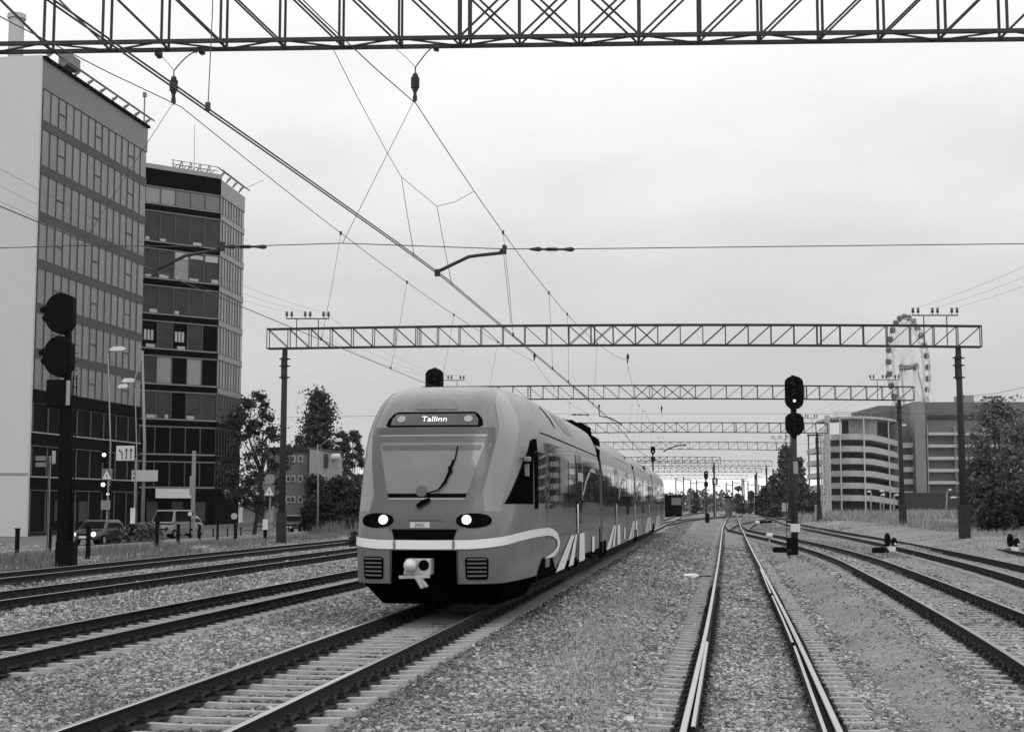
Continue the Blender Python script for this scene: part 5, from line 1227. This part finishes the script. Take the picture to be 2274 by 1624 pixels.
mb = MB(); mb.poly([(a.x-.2,145.8,zt), (b.x+.2,151.8,zt2), (b.x+.2,152,zt2+.2), (a.x-.2,146,zt+.2)], (-1,10,0)); mb.obj('roof', mat('roof_dark', .03, .8), PBd)
p = px(724, 1022, 149); mb = MB(); mb.box(p, (.45, .6, 1.4)); mb.obj('window', mgC, PBd); p = px(750, 1014, 151); mb = MB(); mb.tube([p+Vector((-.6,-.6,0)), p+Vector((.3,-.6,0))], .35, 12); mb.obj('wall_lamp', mwhite, PBd)
EB = thing('kiosk', 'low white entrance kiosk behind the trunk of the street tree', 'kiosk'); a = px(536, 1155, 128); b = px(592, 1155, 128); z0 = px(560, 1104, 128).z
mb = MB(); mb.box(((a.x+b.x)/2, 130, z0*.5), (b.x-a.x, 3, z0)); mb.obj('wall', mpl, EB); mb = MB(); mb.box(((a.x+b.x)/2, 129.4, z0+.1), (b.x-a.x+.3, 3.6, .9)); mb.obj('white_fascia', mwhite, EB); mb = MB(); mb.box((b.x-.7, 128.4, 1.0), (.8, .1, 1.9)); mb.obj('door', mgC, EB)
# ------------------------------------------------------------------ street furniture and signs
mgal = mat('galvanised', .22, .6, var=.15)
def lamp(label, u, vt, vb, Y, heads=(), r=.07, curve=None):
    b = px(u, vb, Y); t = px(u, vt, Y); o = thing('street_lamp', label, 'street lamp', group='street lamps'); mb = MB(); mb.tube([(b.x, Y, -.4), (b.x, Y, t.z*.5), (t.x, Y, t.z)], [r*1.3, r, r*.7], 8)
    for (hu, hv, w) in heads:
        h = px(hu, hv, Y); mb.tube([(t.x, Y, t.z-.3), ((t.x+h.x)/2, Y, h.z+.05), (h.x, Y, h.z)], r*.6, 6)
    mb.obj('pole', mgal, o, smooth=True)
    for (hu, hv, w) in heads:
        h = px(hu, hv, Y); mb = MB(); hw = sz(w, Y)/2; prof = [(-hw,0,-.06),(-hw*.7,0,-.16),(hw*.8,0,-.14),(hw,0,0),(hw*.6,0,.14),(-hw*.5,0,.12)]
        mb.poly([Vector((h.x+a_, Y-.16, h.z+c_)) for a_, _b, c_ in prof], (0, .32, 0)); mb.obj('lamp_head', mwhite, o, bevel=.03)
    return o
lamp('tall street lamp with its pale head turned right, before the tall tower', 240, 786, 1185, 88, [(261, 774, 36)], .05)
lamp('street lamp whose pole carries the long white direction board', 316, 778, 1180, 92, [(285, 844, 30)], .10)
lamp('farther street lamp with a low pale head before the tall tower', 300, 862, 1180, 98, [(273, 857, 24)], .04)
lamp('thin curved-arm street lamp between the dark bushes', 705, 985, 1160, 112, [(752, 976, 16)], .07)
o = thing('sign_post', 'thick pale post in front of the lower tower shop signs', 'post'); b = px(431, 1150, 96); t = px(431, 1000, 96); mb = MB(); mb.tube([(b.x, 96, -.4), (b.x, 96, 1.5), (t.x, 96, 1.6), (t.x, 96, t.z)], [.07,.07,.14,.14], 10); mb.obj('post', mgal, o); mb = MB(); q = px(424, 1077, 96); mb.box((q.x+.05, 96, q.z), (.25, .2, 1.3)); mb.obj('side_box', mgal, o)
def panel(label, u0, u1, v0, v1, Y, m=None, name='road_sign', cat='road sign', post=True, vb=1185, pu=None, frame=True):
    a = px(u0, v0, Y); b = px(u1, v1, Y); o = thing(name, label, cat); mb = MB(); mb.box(((a.x+b.x)/2, Y, (a.z+b.z)/2), (b.x-a.x, .06, a.z-b.z)); bd = mb.obj('board', m or mwhite, o, bevel=.015)
    if post: x = px(pu or (u0+u1)/2, v1, Y).x; mb = MB(); mb.tube([(x, Y+.1, -.4), (x, Y+.1, b.z+.2)], .045, 6); mb.obj('post', mgal, o)
    return o, a, b, bd
o, a, b, bd = panel('white lane sign with one bent and two straight black arrows', 258.5, 298, 989, 1022, 90, mat('sign_face', .55, .5), pu=300)
msym = mat('sign_black', .03, .6); W = b.x-a.x; Hh = a.z-b.z
for k, fx in enumerate((.34, .57, .82)):
    mb = MB(); x = a.x+W*fx; 
    if k: mb.box((x, 89.95, b.z+Hh*.42), (.05, .02, Hh*.62)); mb.poly([(x-.09, 89.94, b.z+Hh*.66), (x+.09, 89.94, b.z+Hh*.66), (x, 89.94, b.z+Hh*.86)], (0,.02,0))
    else: mb.box((x, 89.95, b.z+Hh*.32), (.05, .02, Hh*.42)); mb.bar((x, 89.95, b.z+Hh*.52), (x-.13, 89.95, b.z+Hh*.66), .05, .05); mb.poly([(x-.22, 89.94, b.z+Hh*.62), (x-.08, 89.94, b.z+Hh*.60), (x-.18, 89.94, b.z+Hh*.80)], (0,.02,0))
    mb.obj('arrow', msym, bd)
o, a, b, bd = panel('long pale direction board on the tall lamp pole', 292.5, 350, 1043, 1068, 91.7, mat('sign_face2', .42, .55), post=False)
mb = MB(); 
for zf in (.30, .72): mb.box((a.x+.17, 91.65, b.z+(a.z-b.z)*zf), (.08, .02, .16))
mb.obj('arrow', msym, bd); 
for (u0, u1, v0, v1, Y, lb, tri) in ((226, 249, 1040, 1065, 84, 'square pedestrian crossing sign with a triangle, on the thin lamp pole', True), (224.5, 244.5, 1110, 1131, 83.5, 'small square grey sign low on the thin lamp pole', False), (586, 609.5, 1076, 1101, 100, 'square sign with a pale triangle right of the street tree', True)):
    o, a, b, bd = panel(lb, u0, u1, v0, v1, Y, mat('sign_grey', .14, .6) if tri else mat('sign_grey2', .2, .6), pu=(u0+u1)/2+2)
    if tri:
        mb = MB(); cx = (a.x+b.x)/2; w_ = b.x-a.x; mb.poly([(cx-w_*.42, Y-.05, b.z+w_*.1), (cx+w_*.42, Y-.05, b.z+w_*.1), (cx, Y-.05, b.z+w_*.92)], (0,.015,0)); mb.obj('triangle', mwhite, bd)
        mb = MB(); mb.box((cx, Y-.06, b.z+w_*.38), (.06, .02, w_*.3)); mb.obj('figure', msym, bd)
def rnd(label, u, v, rp, Y, m, vb, name='road_sign', cat='road sign', pm=None):
    c = px(u, v, Y); o = thing(name, label, cat); mb = MB(); mb.disc(c, (0,-1,0), sz(rp, Y), .05, 24); mb.obj('disc', m, o); mb = MB(); mb.tube([(c.x, Y+.08, -.4), (c.x, Y+.08, c.z)], .04, 6); mb.obj('post', pm or mgal, o)
rnd('round grey sign above the triangle sign, left of the gantry post', 599, 1063, 11.5, 100.1, mat('sign_grey2', .2, .6), 1165)
rnd('small round pale sign on a black post before the shop base', 520, 1145, 7, 92, mat('sign_pale', .35, .6), 1180, pm=mblk)
def glow(label, u, v, rp, Y): 
    c = px(u, v, Y); o = thing('traffic_light', label, 'traffic light', group='traffic lights on the crossing'); mb = MB(); mb.box(c+Vector((0,.12,0)), (.34,.2,.95)); mb.tube([(c.x, Y+.2, -.4), (c.x, Y+.2, c.z)], .05, 6); mb.obj('housing', mblk, o); mb = MB(); mb.disc(c, (0,-1,0), sz(rp, Y), .03, 16); mb.obj('lamp', mlit, o)
glow('traffic light with a bright lamp left of the lane sign', 231, 1009, 4.4, 87); glow('traffic light with a bright lamp under the crossing sign', 229, 1075, 4.6, 86); glow('small dim traffic lamp beside the crossing pole', 239.5, 1096, 3, 86)
for (u0, u1, v0, v1, lb) in ((79, 102, 1012, 1022, 'upper of two small grey plaques by the white wall corner'), (79, 102, 1026, 1036, 'lower of two small grey plaques by the white wall corner'), (116, 123, 1000, 1029, 'narrow upright pale banner right of the plaques'), (139, 149, 976, 1000, 'upright pale sign on the tall black signal')):
    panel(lb, u0, u1, v0, v1, 60, mat('plaque_grey', .16, .7) if u0 < 100 else mat('banner_pale', .3, .6), 'hanging_sign', 'sign', pu=109, post=(u0 == 79))
o = thing('bollard_sign', 'slim white upright marker on a black foot before the dark tower base', 'bollard'); a = px(290, 1127, 84); b = px(299, 1162, 84); mb = MB(); mb.box(((a.x+b.x)/2, 84, (a.z+b.z)/2), (b.x-a.x, .1, a.z-b.z)); mb.obj('white_panel', mwhite, o); mb = MB(); mb.box(((a.x+b.x)/2, 84, b.z/2-.2), (.26, .2, b.z+.4)); mb.obj('foot', mblk, o)
o = thing('bollard_sign', 'short white marker post right of the street tree trunk', 'bollard'); a = px(584, 1152, 90); b = px(594, 1175, 90); mb = MB(); mb.box(((a.x+b.x)/2, 90, (a.z+b.z)/2), (b.x-a.x, .2, a.z-b.z)); mb.obj('white_panel', mwhite, o); mb = MB(); mb.box(((a.x+b.x)/2, 90, b.z-.3), (.2, .2, .6)); mb.obj('foot', mblk, o)
c = px(422, 1140, 94); o = thing('road_sign', 'tiny pale round reflector on the thick post', 'reflector'); mb = MB(); mb.disc(c, (0,-1,0), .13, .04, 14); mb.obj('disc', mwhite, o); mb = MB(); mb.tube([(c.x, 94.1, -.4), (c.x, 94.1, c.z)], .04, 6); mb.obj('post', mblk, o)
# black fence posts along the verge, and a low rail fence
FP = [(37, 1174, 1243, 61), (109, 1181, 1236, 64), (195, 1170, 1236, 57), (348, 1160, 1222, 70.5), (395, 1165, 1210, 76), (443, 1166, 1186, 92), (483, 1163, 1182, 95), (524, 1165, 1180, 98)]
FL_ = ['black fence post nearest the left edge, before the white wall', 'second black fence post, before the white wall corner', 'black post just right of the tall black signal', 'black fence post left of the pale van', 'black fence post right of the pale van', 'low black post left of the thick pale post shop window', 'low black post under the small shop sign', 'low black post by the street tree']
for (u, vt, vb, Y), lb in zip(FP, FL_):
    b = px(u, vb, Y); t = px(u, vt, Y); o = thing('fence_post', lb, 'post', (b.x, Y, 0), group='black posts along the verge'); h = t.z; mb = MB(); mb.box((0,0,(h-.4)/2), (.16 if Y < 80 else .14, .16, h+.4)); mb.obj('post', mblk, o, bevel=.02); mb = MB(); mb.box((0,0,h+.02), (.2,.2,.06)); mb.obj('cap', mblk, o)
o = thing('guard_rail', 'low metal guard rail along the pavement before the lower tower', 'guard rail'); mb = MB(); a = px(440, 1160, 93); b = px(640, 1158, 112)
mb.bar((a.x, a.y, a.z-.3), (b.x, b.y, a.z-.25), .06, .25); mb.obj('rail', mat('rail_grey', .14, .6), o)
for k in range(8): 
    q = a+(b-a)*k/7; mb = MB(); mb.box((q.x, q.y+.06, .25), (.08,.08,1.1)); mb.obj('post', mblk, o)
# cars
def car(label, u, Y, w, body_m, rz=math.radians(-8), van=False, lit=True):
    b = px(u, 1200, Y); b.z = -.26; o = thing('parked_car' if not van else 'parked_van', label, 'car' if not van else 'van', b, rz)
    L = 4.3 if not van else 4.8; hh = .95 if not van else 1.1; tp = 1.45 if not van else 1.95
    sec = [(-L/2, .35, .55), (-L/2+.08, .35, .75), (-L/2+1.0, .3, hh-.05), (L/2-.6, .3, hh), (L/2-.05, .35, hh-.1), (L/2, .4, .6)]
    mb = MB(); P = []
    for y, z0, z1 in sec: 
        ww = w/2*(.9 if abs(y) > L/2-.1 else 1); P.append([Vector((-ww*.96, y, z0)), Vector((-ww, y, (z0+z1)/2)), Vector((-ww*.94, y, z1)), Vector((ww*.94, y, z1)), Vector((ww, y, (z0+z1)/2)), Vector((ww*.96, y, z0))])
    mb.grid(P, flip=True); n = len(mb.v); mb.v += [tuple(q) for q in P[0]]; mb.f.append(tuple(range(n, n+6))); mb.m.append(0); n = len(mb.v); mb.v += [tuple(q) for q in P[-1]]; mb.f.append(tuple(range(n, n+6))[::-1]); mb.m.append(0)
    mb.obj('body', body_m, o, smooth=False, bevel=.04)
    y0 = -L/2+(.95 if not van else .6); mb = MB(); ww = w/2*.92; wt = w/2*.74
    mb.hexa([(-ww, y0, hh-.06), (ww, y0, hh-.06), (ww, L/2-.4, hh), (-ww, L/2-.4, hh), (-wt, y0+.7, tp), (wt, y0+.7, tp), (wt, L/2-.9 if not van else L/2-.3, tp), (-wt, L/2-.9 if not van else L/2-.3, tp)]); cb = mb.obj('cabin', body_m, o, bevel=.05)
    mb = MB(); e = .02; mb.quad((-ww*.88, y0+.09-e, hh+.04), (ww*.88, y0+.09-e, hh+.04), (wt*.92, y0+.62-e, tp-.08), (-wt*.92, y0+.62-e, tp-.08)); mb.obj('windscreen', mgD, cb)
    for s in (-1, 1):
        mb = MB(); mb.quad((s*(ww+.005), y0+.5, hh+.06), (s*(ww+.005), L/2-.7, hh+.06), (s*(wt+.02), L/2-1.0, tp-.1), (s*(wt+.02), y0+.85, tp-.1)); mb.obj('side_window', mgD, cb)
        mb = MB(); mb.disc((s*(w/2-.28), -L/2-.0, .66), (0,-1,.1), .14, .04, 14); mb.obj('headlight', mlit if lit and s < 2 else mlens, o)
        for yy in (-L/2+.8, L/2-.8): mb = MB(); mb.tube([(s*(w/2-.2), yy, .32), (s*(w/2+.01), yy, .32)], .32, 16); wh = mb.obj('wheel', mblk, o); m2 = MB(); m2.disc((s*(w/2+.012), yy, .32), (s,0,0), .18, .01, 12); m2.obj('rim', mgal, wh)
    mb = MB(); mb.box((0, -L/2-.03, .5), (.5, .03, .12)); mb.obj('number_plate', mwhite, o); mb = MB(); mb.box((0, -L/2-.01, .66), (w*.5, .03, .1)); mb.obj('grille', mblk, o)
    return o
car('dark car with bright headlights facing the viewer, behind the tall black signal', 221, 83, 1.75, mat('car_dark', .02, .3, coat=.5))
car('pale van with a dark windscreen facing the viewer, left of the thick post', 380, 100, 1.75, mat('car_pale', .20, .4, coat=.3), van=True, lit=False)
car('light car parked behind the pale van', 407, 108, 1.8, mat('car_grey', .25, .4, coat=.3), lit=False)
car('dark parked car beneath the brick flats', 657, 118, 1.75, mat('car_dark', .02, .3, coat=.5), lit=False)
# ------------------------------------------------------------------ right side: car park, mall, wheel
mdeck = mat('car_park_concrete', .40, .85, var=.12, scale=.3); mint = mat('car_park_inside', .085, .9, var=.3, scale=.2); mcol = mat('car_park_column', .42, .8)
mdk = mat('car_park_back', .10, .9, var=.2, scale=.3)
CP = thing('car_park', 'round multi-storey car park with pale curved decks and white columns', 'building')
ARC = [(1848, 341), (1868, 338), (1890, 336.5), (1915, 336), (1940, 338), (1962, 341), (1982, 346), (2000, 352)]
AX = [(px(u, 1118, Y).x, Y) for u, Y in ARC]; DZ = [0, 0, 0, -.05, -.15, -.5, -.85, -1.15]
def decks(z, i0=0, i1=8, t=1.35, m=mdeck, sink=1):
    mb = MB()
    for i in range(i0, i1-1):
        (xa, ya), (xb_, yb) = AX[i], AX[i+1]; za, zb_ = z+DZ[i]*sink, z+DZ[i+1]*sink
        p = [(xa, ya+.35, za), (xa, ya, za), (xb_, yb, zb_), (xb_, yb+.35, zb_)]; mb.hexa(p+[(q[0], q[1], q[2]+t) for q in p])
        p = [(xa, ya+14, za), (xa, ya+.3, za), (xb_, yb+.3, zb_), (xb_, yb+14, zb_)]; mb.hexa(p+[(q[0], q[1], q[2]+.3) for q in p])
    return mb.obj('deck', m, CP)
zt0 = px(1900, 961-5, 337).z-1.0
lv = [px(1900, v, 337).z for v in (975, 1002, 1029, 1056.5, 1083.5, 1111)]
for i, z in enumerate(lv): decks(z)
ztop = px(1900, 928, 337).z; mb = MB()
for i in range(7): (xa, ya), (xb_, yb) = AX[i], AX[i+1]; p = [(xa-.3, ya+16, ztop), (xa-.3, ya-.5, ztop), (xb_+.3, yb-.5, ztop-.2), (xb_+.3, yb+16, ztop-.2)]; mb.hexa(p+[(q[0], q[1], q[2]+.5) for q in p])
mb.obj('roof', mdeck, CP)
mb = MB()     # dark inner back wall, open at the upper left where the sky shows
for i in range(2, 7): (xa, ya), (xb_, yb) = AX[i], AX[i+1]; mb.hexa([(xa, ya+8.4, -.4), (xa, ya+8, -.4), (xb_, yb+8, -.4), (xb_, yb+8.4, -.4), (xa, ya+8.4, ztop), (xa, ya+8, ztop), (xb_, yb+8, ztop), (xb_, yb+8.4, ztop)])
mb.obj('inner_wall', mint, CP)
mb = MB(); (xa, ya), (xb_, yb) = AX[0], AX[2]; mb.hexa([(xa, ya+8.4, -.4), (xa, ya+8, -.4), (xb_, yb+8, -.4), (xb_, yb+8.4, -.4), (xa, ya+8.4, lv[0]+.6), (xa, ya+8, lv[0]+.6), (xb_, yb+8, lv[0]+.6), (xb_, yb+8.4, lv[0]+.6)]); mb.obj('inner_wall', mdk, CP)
(xa, ya), (xb_, yb) = AX[2], AX[5]; mb = MB(); mb.hexa([(xa, ya+1.2, lv[0]+1.2), (xa, ya+.8, lv[0]+1.2), (xb_-1.5, yb-1.2, lv[0]+1.0), (xb_-1.5, yb-.8, lv[0]+1.0), (xa, ya+1.2, ztop-.1), (xa, ya+.8, ztop-.1), (xb_-1.5, yb-1.2, ztop-.1), (xb_-1.5, yb-.8, ztop-.1)]); mb.obj('upper_panel', mat('car_park_panel', .24, .8, var=.15, scale=.3), CP)
for u, Y in ((1868, 337.6), (1921, 335.4), (1976, 344.5), (1998, 351)):
    p = px(u, 1118, Y); mb = MB(); mb.box((p.x, Y-.15, ztop/2-.2), (.30, .30, ztop+.4)); mb.obj('column', mcol, CP)
mb = MB()
for i in range(16): p = px(1850+i*6.5, 925, 340); mb.bar((p.x, 340, ztop+.5), (p.x, 340, ztop+1.7), .07)
mb.bar((px(1850, 925, 340).x, 340, ztop+1.7), (px(1950, 925, 340).x, 340, ztop+1.7), .07); mb.obj('roof_railing', mat('railing_grey', .2, .6), CP)
mb = MB(); a = px(1906, 922, 341); b = px(1950, 930, 341); mb.box(((a.x+b.x)/2, 343, ztop+.95), (b.x-a.x, 4, .9)); mb.obj('roof_shed', mint, CP)
mb = MB(); a = px(1846, 919, 339); mb.box((a.x+.9, 338, ztop+1.1), (1.6, .3, 1.3)); mb.obj('white_roof_sign', mwhite, CP)
# stair tower and the small spiral ramp on the left
ST = thing('stair_tower', 'pale lattice stair tower at the left of the round car park', 'stair tower'); a = px(1829, 1140, 334); b = px(1846, 1140, 334); zt = px(1838, 953, 334).z
mb = MB()
for x in (a.x, b.x-.9): 
    for y in (334, 336): mb.box((x, y, zt/2), (.25, .25, zt+.6))
for k in range(18):
    z = .6+k*(zt-1)/18; mb.bar((a.x, 334, z), (b.x-.9, 334, z+.5), .16); mb.box(((a.x+b.x-.9)/2, 335, z+.3), (b.x-a.x-.9, 1.8, .12))
mb.obj('frame', mdeck, ST); mb = MB(); mb.box((b.x+.1, 337, (px(1845, 924, 337).z)/2), (.7, 2.5, px(1845, 924, 337).z+.5)); mb.obj('wall', mdeck, ST)
RP = thing('spiral_ramp', 'small spiral ramp with pale bands left of the stair tower', 'ramp'); a = px(1796.5, 1118, 343); b = px(1828, 1118, 343); cx = b.x+3.5; rr = cx-a.x
for i, v in enumerate((1000, 1027, 1055, 1082, 1108)):
    mb = MB(); z = px(1810, v, 343).z; P0 = []; P1 = []; Q0 = []; Q1 = []
    for k in range(13):
        an = math.radians(180+k*9); q = Vector((cx+math.cos(an)*rr, 345+math.sin(an)*rr*.7, z-.9+k*.08)); P0.append(q); P1.append(q+Vector((0,0,1.15))); ii_ = q+Vector((math.cos(an)*-3, math.sin(an)*-3, 0)); Q0.append(ii_); Q1.append(ii_+Vector((0,0,1.15)))
    mb.grid([P0, P1], flip=True); mb.grid([Q0, P0], flip=True); mb.grid([P1, Q1], flip=True); mb.obj('ramp_band', mdeck, RP)
mb = MB(); mb.box((a.x+.3, 344, px(1797, 962, 343).z/2), (.3, .3, px(1797, 962, 343).z)); mb.box(((a.x+b.x)/2+.2, 344, px(1797, 965, 343).z), (b.x-a.x, 3, .3)); mb.tube([(cx, 346, 0), (cx, 346, px(1800, 990, 343).z)], 2.6, 16); mb.obj('core', mint, RP)
ML = thing('shopping_mall', 'large dark brick-clad mall with a pale grid of floors right of the car park', 'building'); mmall = mat('mall_dark_cladding', .125, .85, var=.18, scale=.25); mmall2 = mat('mall_grey_cladding', .20, .85, var=.12, scale=.25)
def mbox(name, u0, u1, v0, v1, Y, d, m, par=ML):
    a = px(u0, v0, Y); b = px(u1, v1, Y); mb = MB(); mb.box(((a.x+b.x)/2, Y+d/2, (a.z+b.z)/2), (b.x-a.x, d, a.z-b.z)); return mb.obj(name, m, par)
mbox('wall', 2029, 2480, 892, 1146, 352, 40, mmall); mbox('stair_wall', 2029, 2058, 891, 1094, 350, 4, mmall2); mbox('left_wing', 1950, 2030, 900, 1100, 372, 30, mmall)
mbox('dark_base', 1999, 2480, 1093, 1131, 349, 5, mat('mall_base', .03, .85)); mbox('white_plinth', 2057, 2200, 1132, 1146, 348, 5, mat('plinth_pale', .42, .8))
mbox('dark_band', 2060, 2240, 921, 929, 351.6, .5, mat('mall_base', .03, .85))
for v0, v1 in ((959, 965.5), (986, 992.5), (1013, 1020), (1040, 1047), (1067, 1074)): mbox('floor_band', 2061, 2300, v0, v1, 350.5, 1.6, mcol)
for u0, u1 in ((2058.5, 2061.5), (2121.5, 2125.5), (2186, 2190), (2250, 2254)): mbox('grid_column', u0, u1, 944, 1092, 350.2, 1.8, mcol)
for i, v in enumerate((968, 995, 1022, 1049, 1076)): mbox('dark_bay', 2003, 2028, v, v+14, 353, .5, mint); mbox('pale_deck', 2001, 2028, v+14, v+25, 352, 1.2, mdeck)
mbox('roof_plant', 2131, 2162, 877, 893, 360, 5, mat('plant_pale', .24, .8))
# lamps by the car park
for (u, vt, hs, lb) in ((1934, 1092, [(1929, 1090, 9)], 'small lamp with a bright head before the second car park deck, leftmost'), (1962, 1090, [(1957, 1089, 9)], 'small lamp with a bright head before the car park, upper middle'), (1955, 1098, [(1960, 1097, 9)], 'small lamp with a bright head before the car park, lower middle'), (1985, 1098, [(1990, 1098, 10)], 'small lamp with a bright head before the right end of the car park'), (2102, 1092, [(2109, 1086, 6)], 'slim lamp before the dark mall base'), (2138, 1105, [(2116, 1103, 14)], 'lamp with a long arm to the left beside the gantry post'), (2000, 944, [(2004, 943, 16)], 'tall lamp with a bright head before the top car park deck')):
    lamp(lb, u, vt, 1150, 230, hs, .12)
# ferris wheel
WH = thing('ferris_wheel', 'white ferris wheel with grey cabins rising behind the mall roof', 'ferris wheel', (0,0,0)); Yw = 600.0
hub = px(2017.5, 815, Yw); RV = sz(111, Yw); ph = math.radians(52.4); U = Vector((math.cos(ph), math.sin(ph), 0)); Nn = Vector((-math.sin(ph), math.cos(ph), 0)); Zu = Vector((-.012, 0, 1))
mww = mat('wheel_white', .55, .6); mwc = mat('wheel_cabin', .13, .4)
def wp(a, r, off=0): return hub+U*math.cos(a)*r+Zu*math.sin(a)*r+Nn*off
mb = MB()
for off in (-1.3, 1.3):
    for r in (RV*.985, RV*.90): mb.tube([wp(2*math.pi*k/54, r, off) for k in range(55)], .16, 5, cap=False)
    for k in range(54): mb.bar(wp(2*math.pi*k/54, RV*.985, off), wp(2*math.pi*(k+1)/54, RV*.9, off), .14)
for k in range(27): mb.bar(wp(2*math.pi*k/27, RV*.985, -1.3), wp(2*math.pi*k/27, RV*.985, 1.3), .18)
mb.obj('rim', mww, WH)
mb = MB()
for k in range(27):
    for off in (-1.3, 1.3): mb.tube([wp(2*math.pi*k/27, RV*.9, off), wp(2*math.pi*(k+.5)/27, 1.0, off*1.6)], .06, 4)
mb.obj('spokes', mww, WH)
mb = MB(); mb.tube([hub-Nn*3.6, hub+Nn*3.6], 1.1, 16); mb.tube([hub-Nn*3.8, hub-Nn*3.0], 1.7, 16); mb.tube([hub+Nn*3.0, hub+Nn*3.8], 1.7, 16); mb.obj('hub', mwc, WH)
for off in (-1, 1):
    for s in (-1, 1):
        mb = MB(); f = hub+Nn*off*3.4; g_ = Vector((f.x, f.y, 30))+U*s*RV*.55+Nn*off*3.0; mb.tube([f, g_], [.45, .6], 8); mb.obj('support_leg', mww, WH)
for k in range(27):
    a = 2*math.pi*(k+.35)/27; p = wp(a, RV*1.02); c = thing('cabin', None, None, p-Vector((0,0,.1))); c.parent = WH
    mb = MB(); mb.tube([(0,0,-1.25), (0,0,-.9), (0,0,.9), (0,0,1.25)], [.8, 1.2, 1.2, .8], 12); mb.obj('shell', mwc, c, smooth=True)
    mb = MB(); mb.tube([(0,0,-.3), (0,0,.6)], 1.24, 12, cap=False); mb.obj('glazing', mat('cabin_glass', .07, .2), c); mb = MB(); mb.tube([(0,0,1.2), (0,0,1.5)], [1.0, .5], 12); mb.obj('roof', mww, c)
# small buildings by the far tracks
def hut(label, u0, u1, v0, v1, Y, m1, m2):
    a = px(u0, v0, Y); b = px(u1, v1, Y); o = thing('track_hut', label, 'hut'); mb = MB(); mb.box(((a.x+b.x)/2, Y+2, (a.z-.4)/2), (b.x-a.x, 4, a.z+.4)); mb.obj('wall', m1, o); mb = MB(); mb.box(((a.x+b.x)/2, Y+2, a.z+.1), (b.x-a.x+.5, 4.6, .25)); mb.obj('roof', m2, o); return o, a, b
o, a, b = hut('dark-framed hut with a pale open front just right of the train end', 1481, 1514, 1101, 1124, 260, mdark, mdark); mb = MB(); mb.box(((a.x+b.x)/2+.3, 259.95, (a.z+b.z)/2+.05), ((b.x-a.x)*.66, .1, (a.z-b.z)*.72)); mb.obj('pale_front', mat('hut_front', .16, .8), o)
hut('small dark hut at the foot of the dark gantry post', 1617, 1625, 1104, 1116, 250, mint, mdark); hut('low dark hut before the far wood', 1683, 1703, 1103, 1113, 300, mdark, mdark)

# ------------------------------------------------------------------ the air itself
hm = bpy.data.materials.new('haze_air'); hm.use_nodes = True; t = hm.node_tree; t.nodes.clear()
ho = t.nodes.new('ShaderNodeOutputMaterial'); hv = t.nodes.new('ShaderNodeVolumePrincipled'); hv.inputs['Color'].default_value = g(.92); hv.inputs['Density'].default_value = .00007; hv.inputs['Anisotropy'].default_value = .2
t.links.new(hv.outputs[0], ho.inputs['Volume'])
mb = MB(); mb.box((150, 640, 44), (1900, 1450, 92)); hz = mb.obj('haze', hm); hz['kind'] = 'stuff'
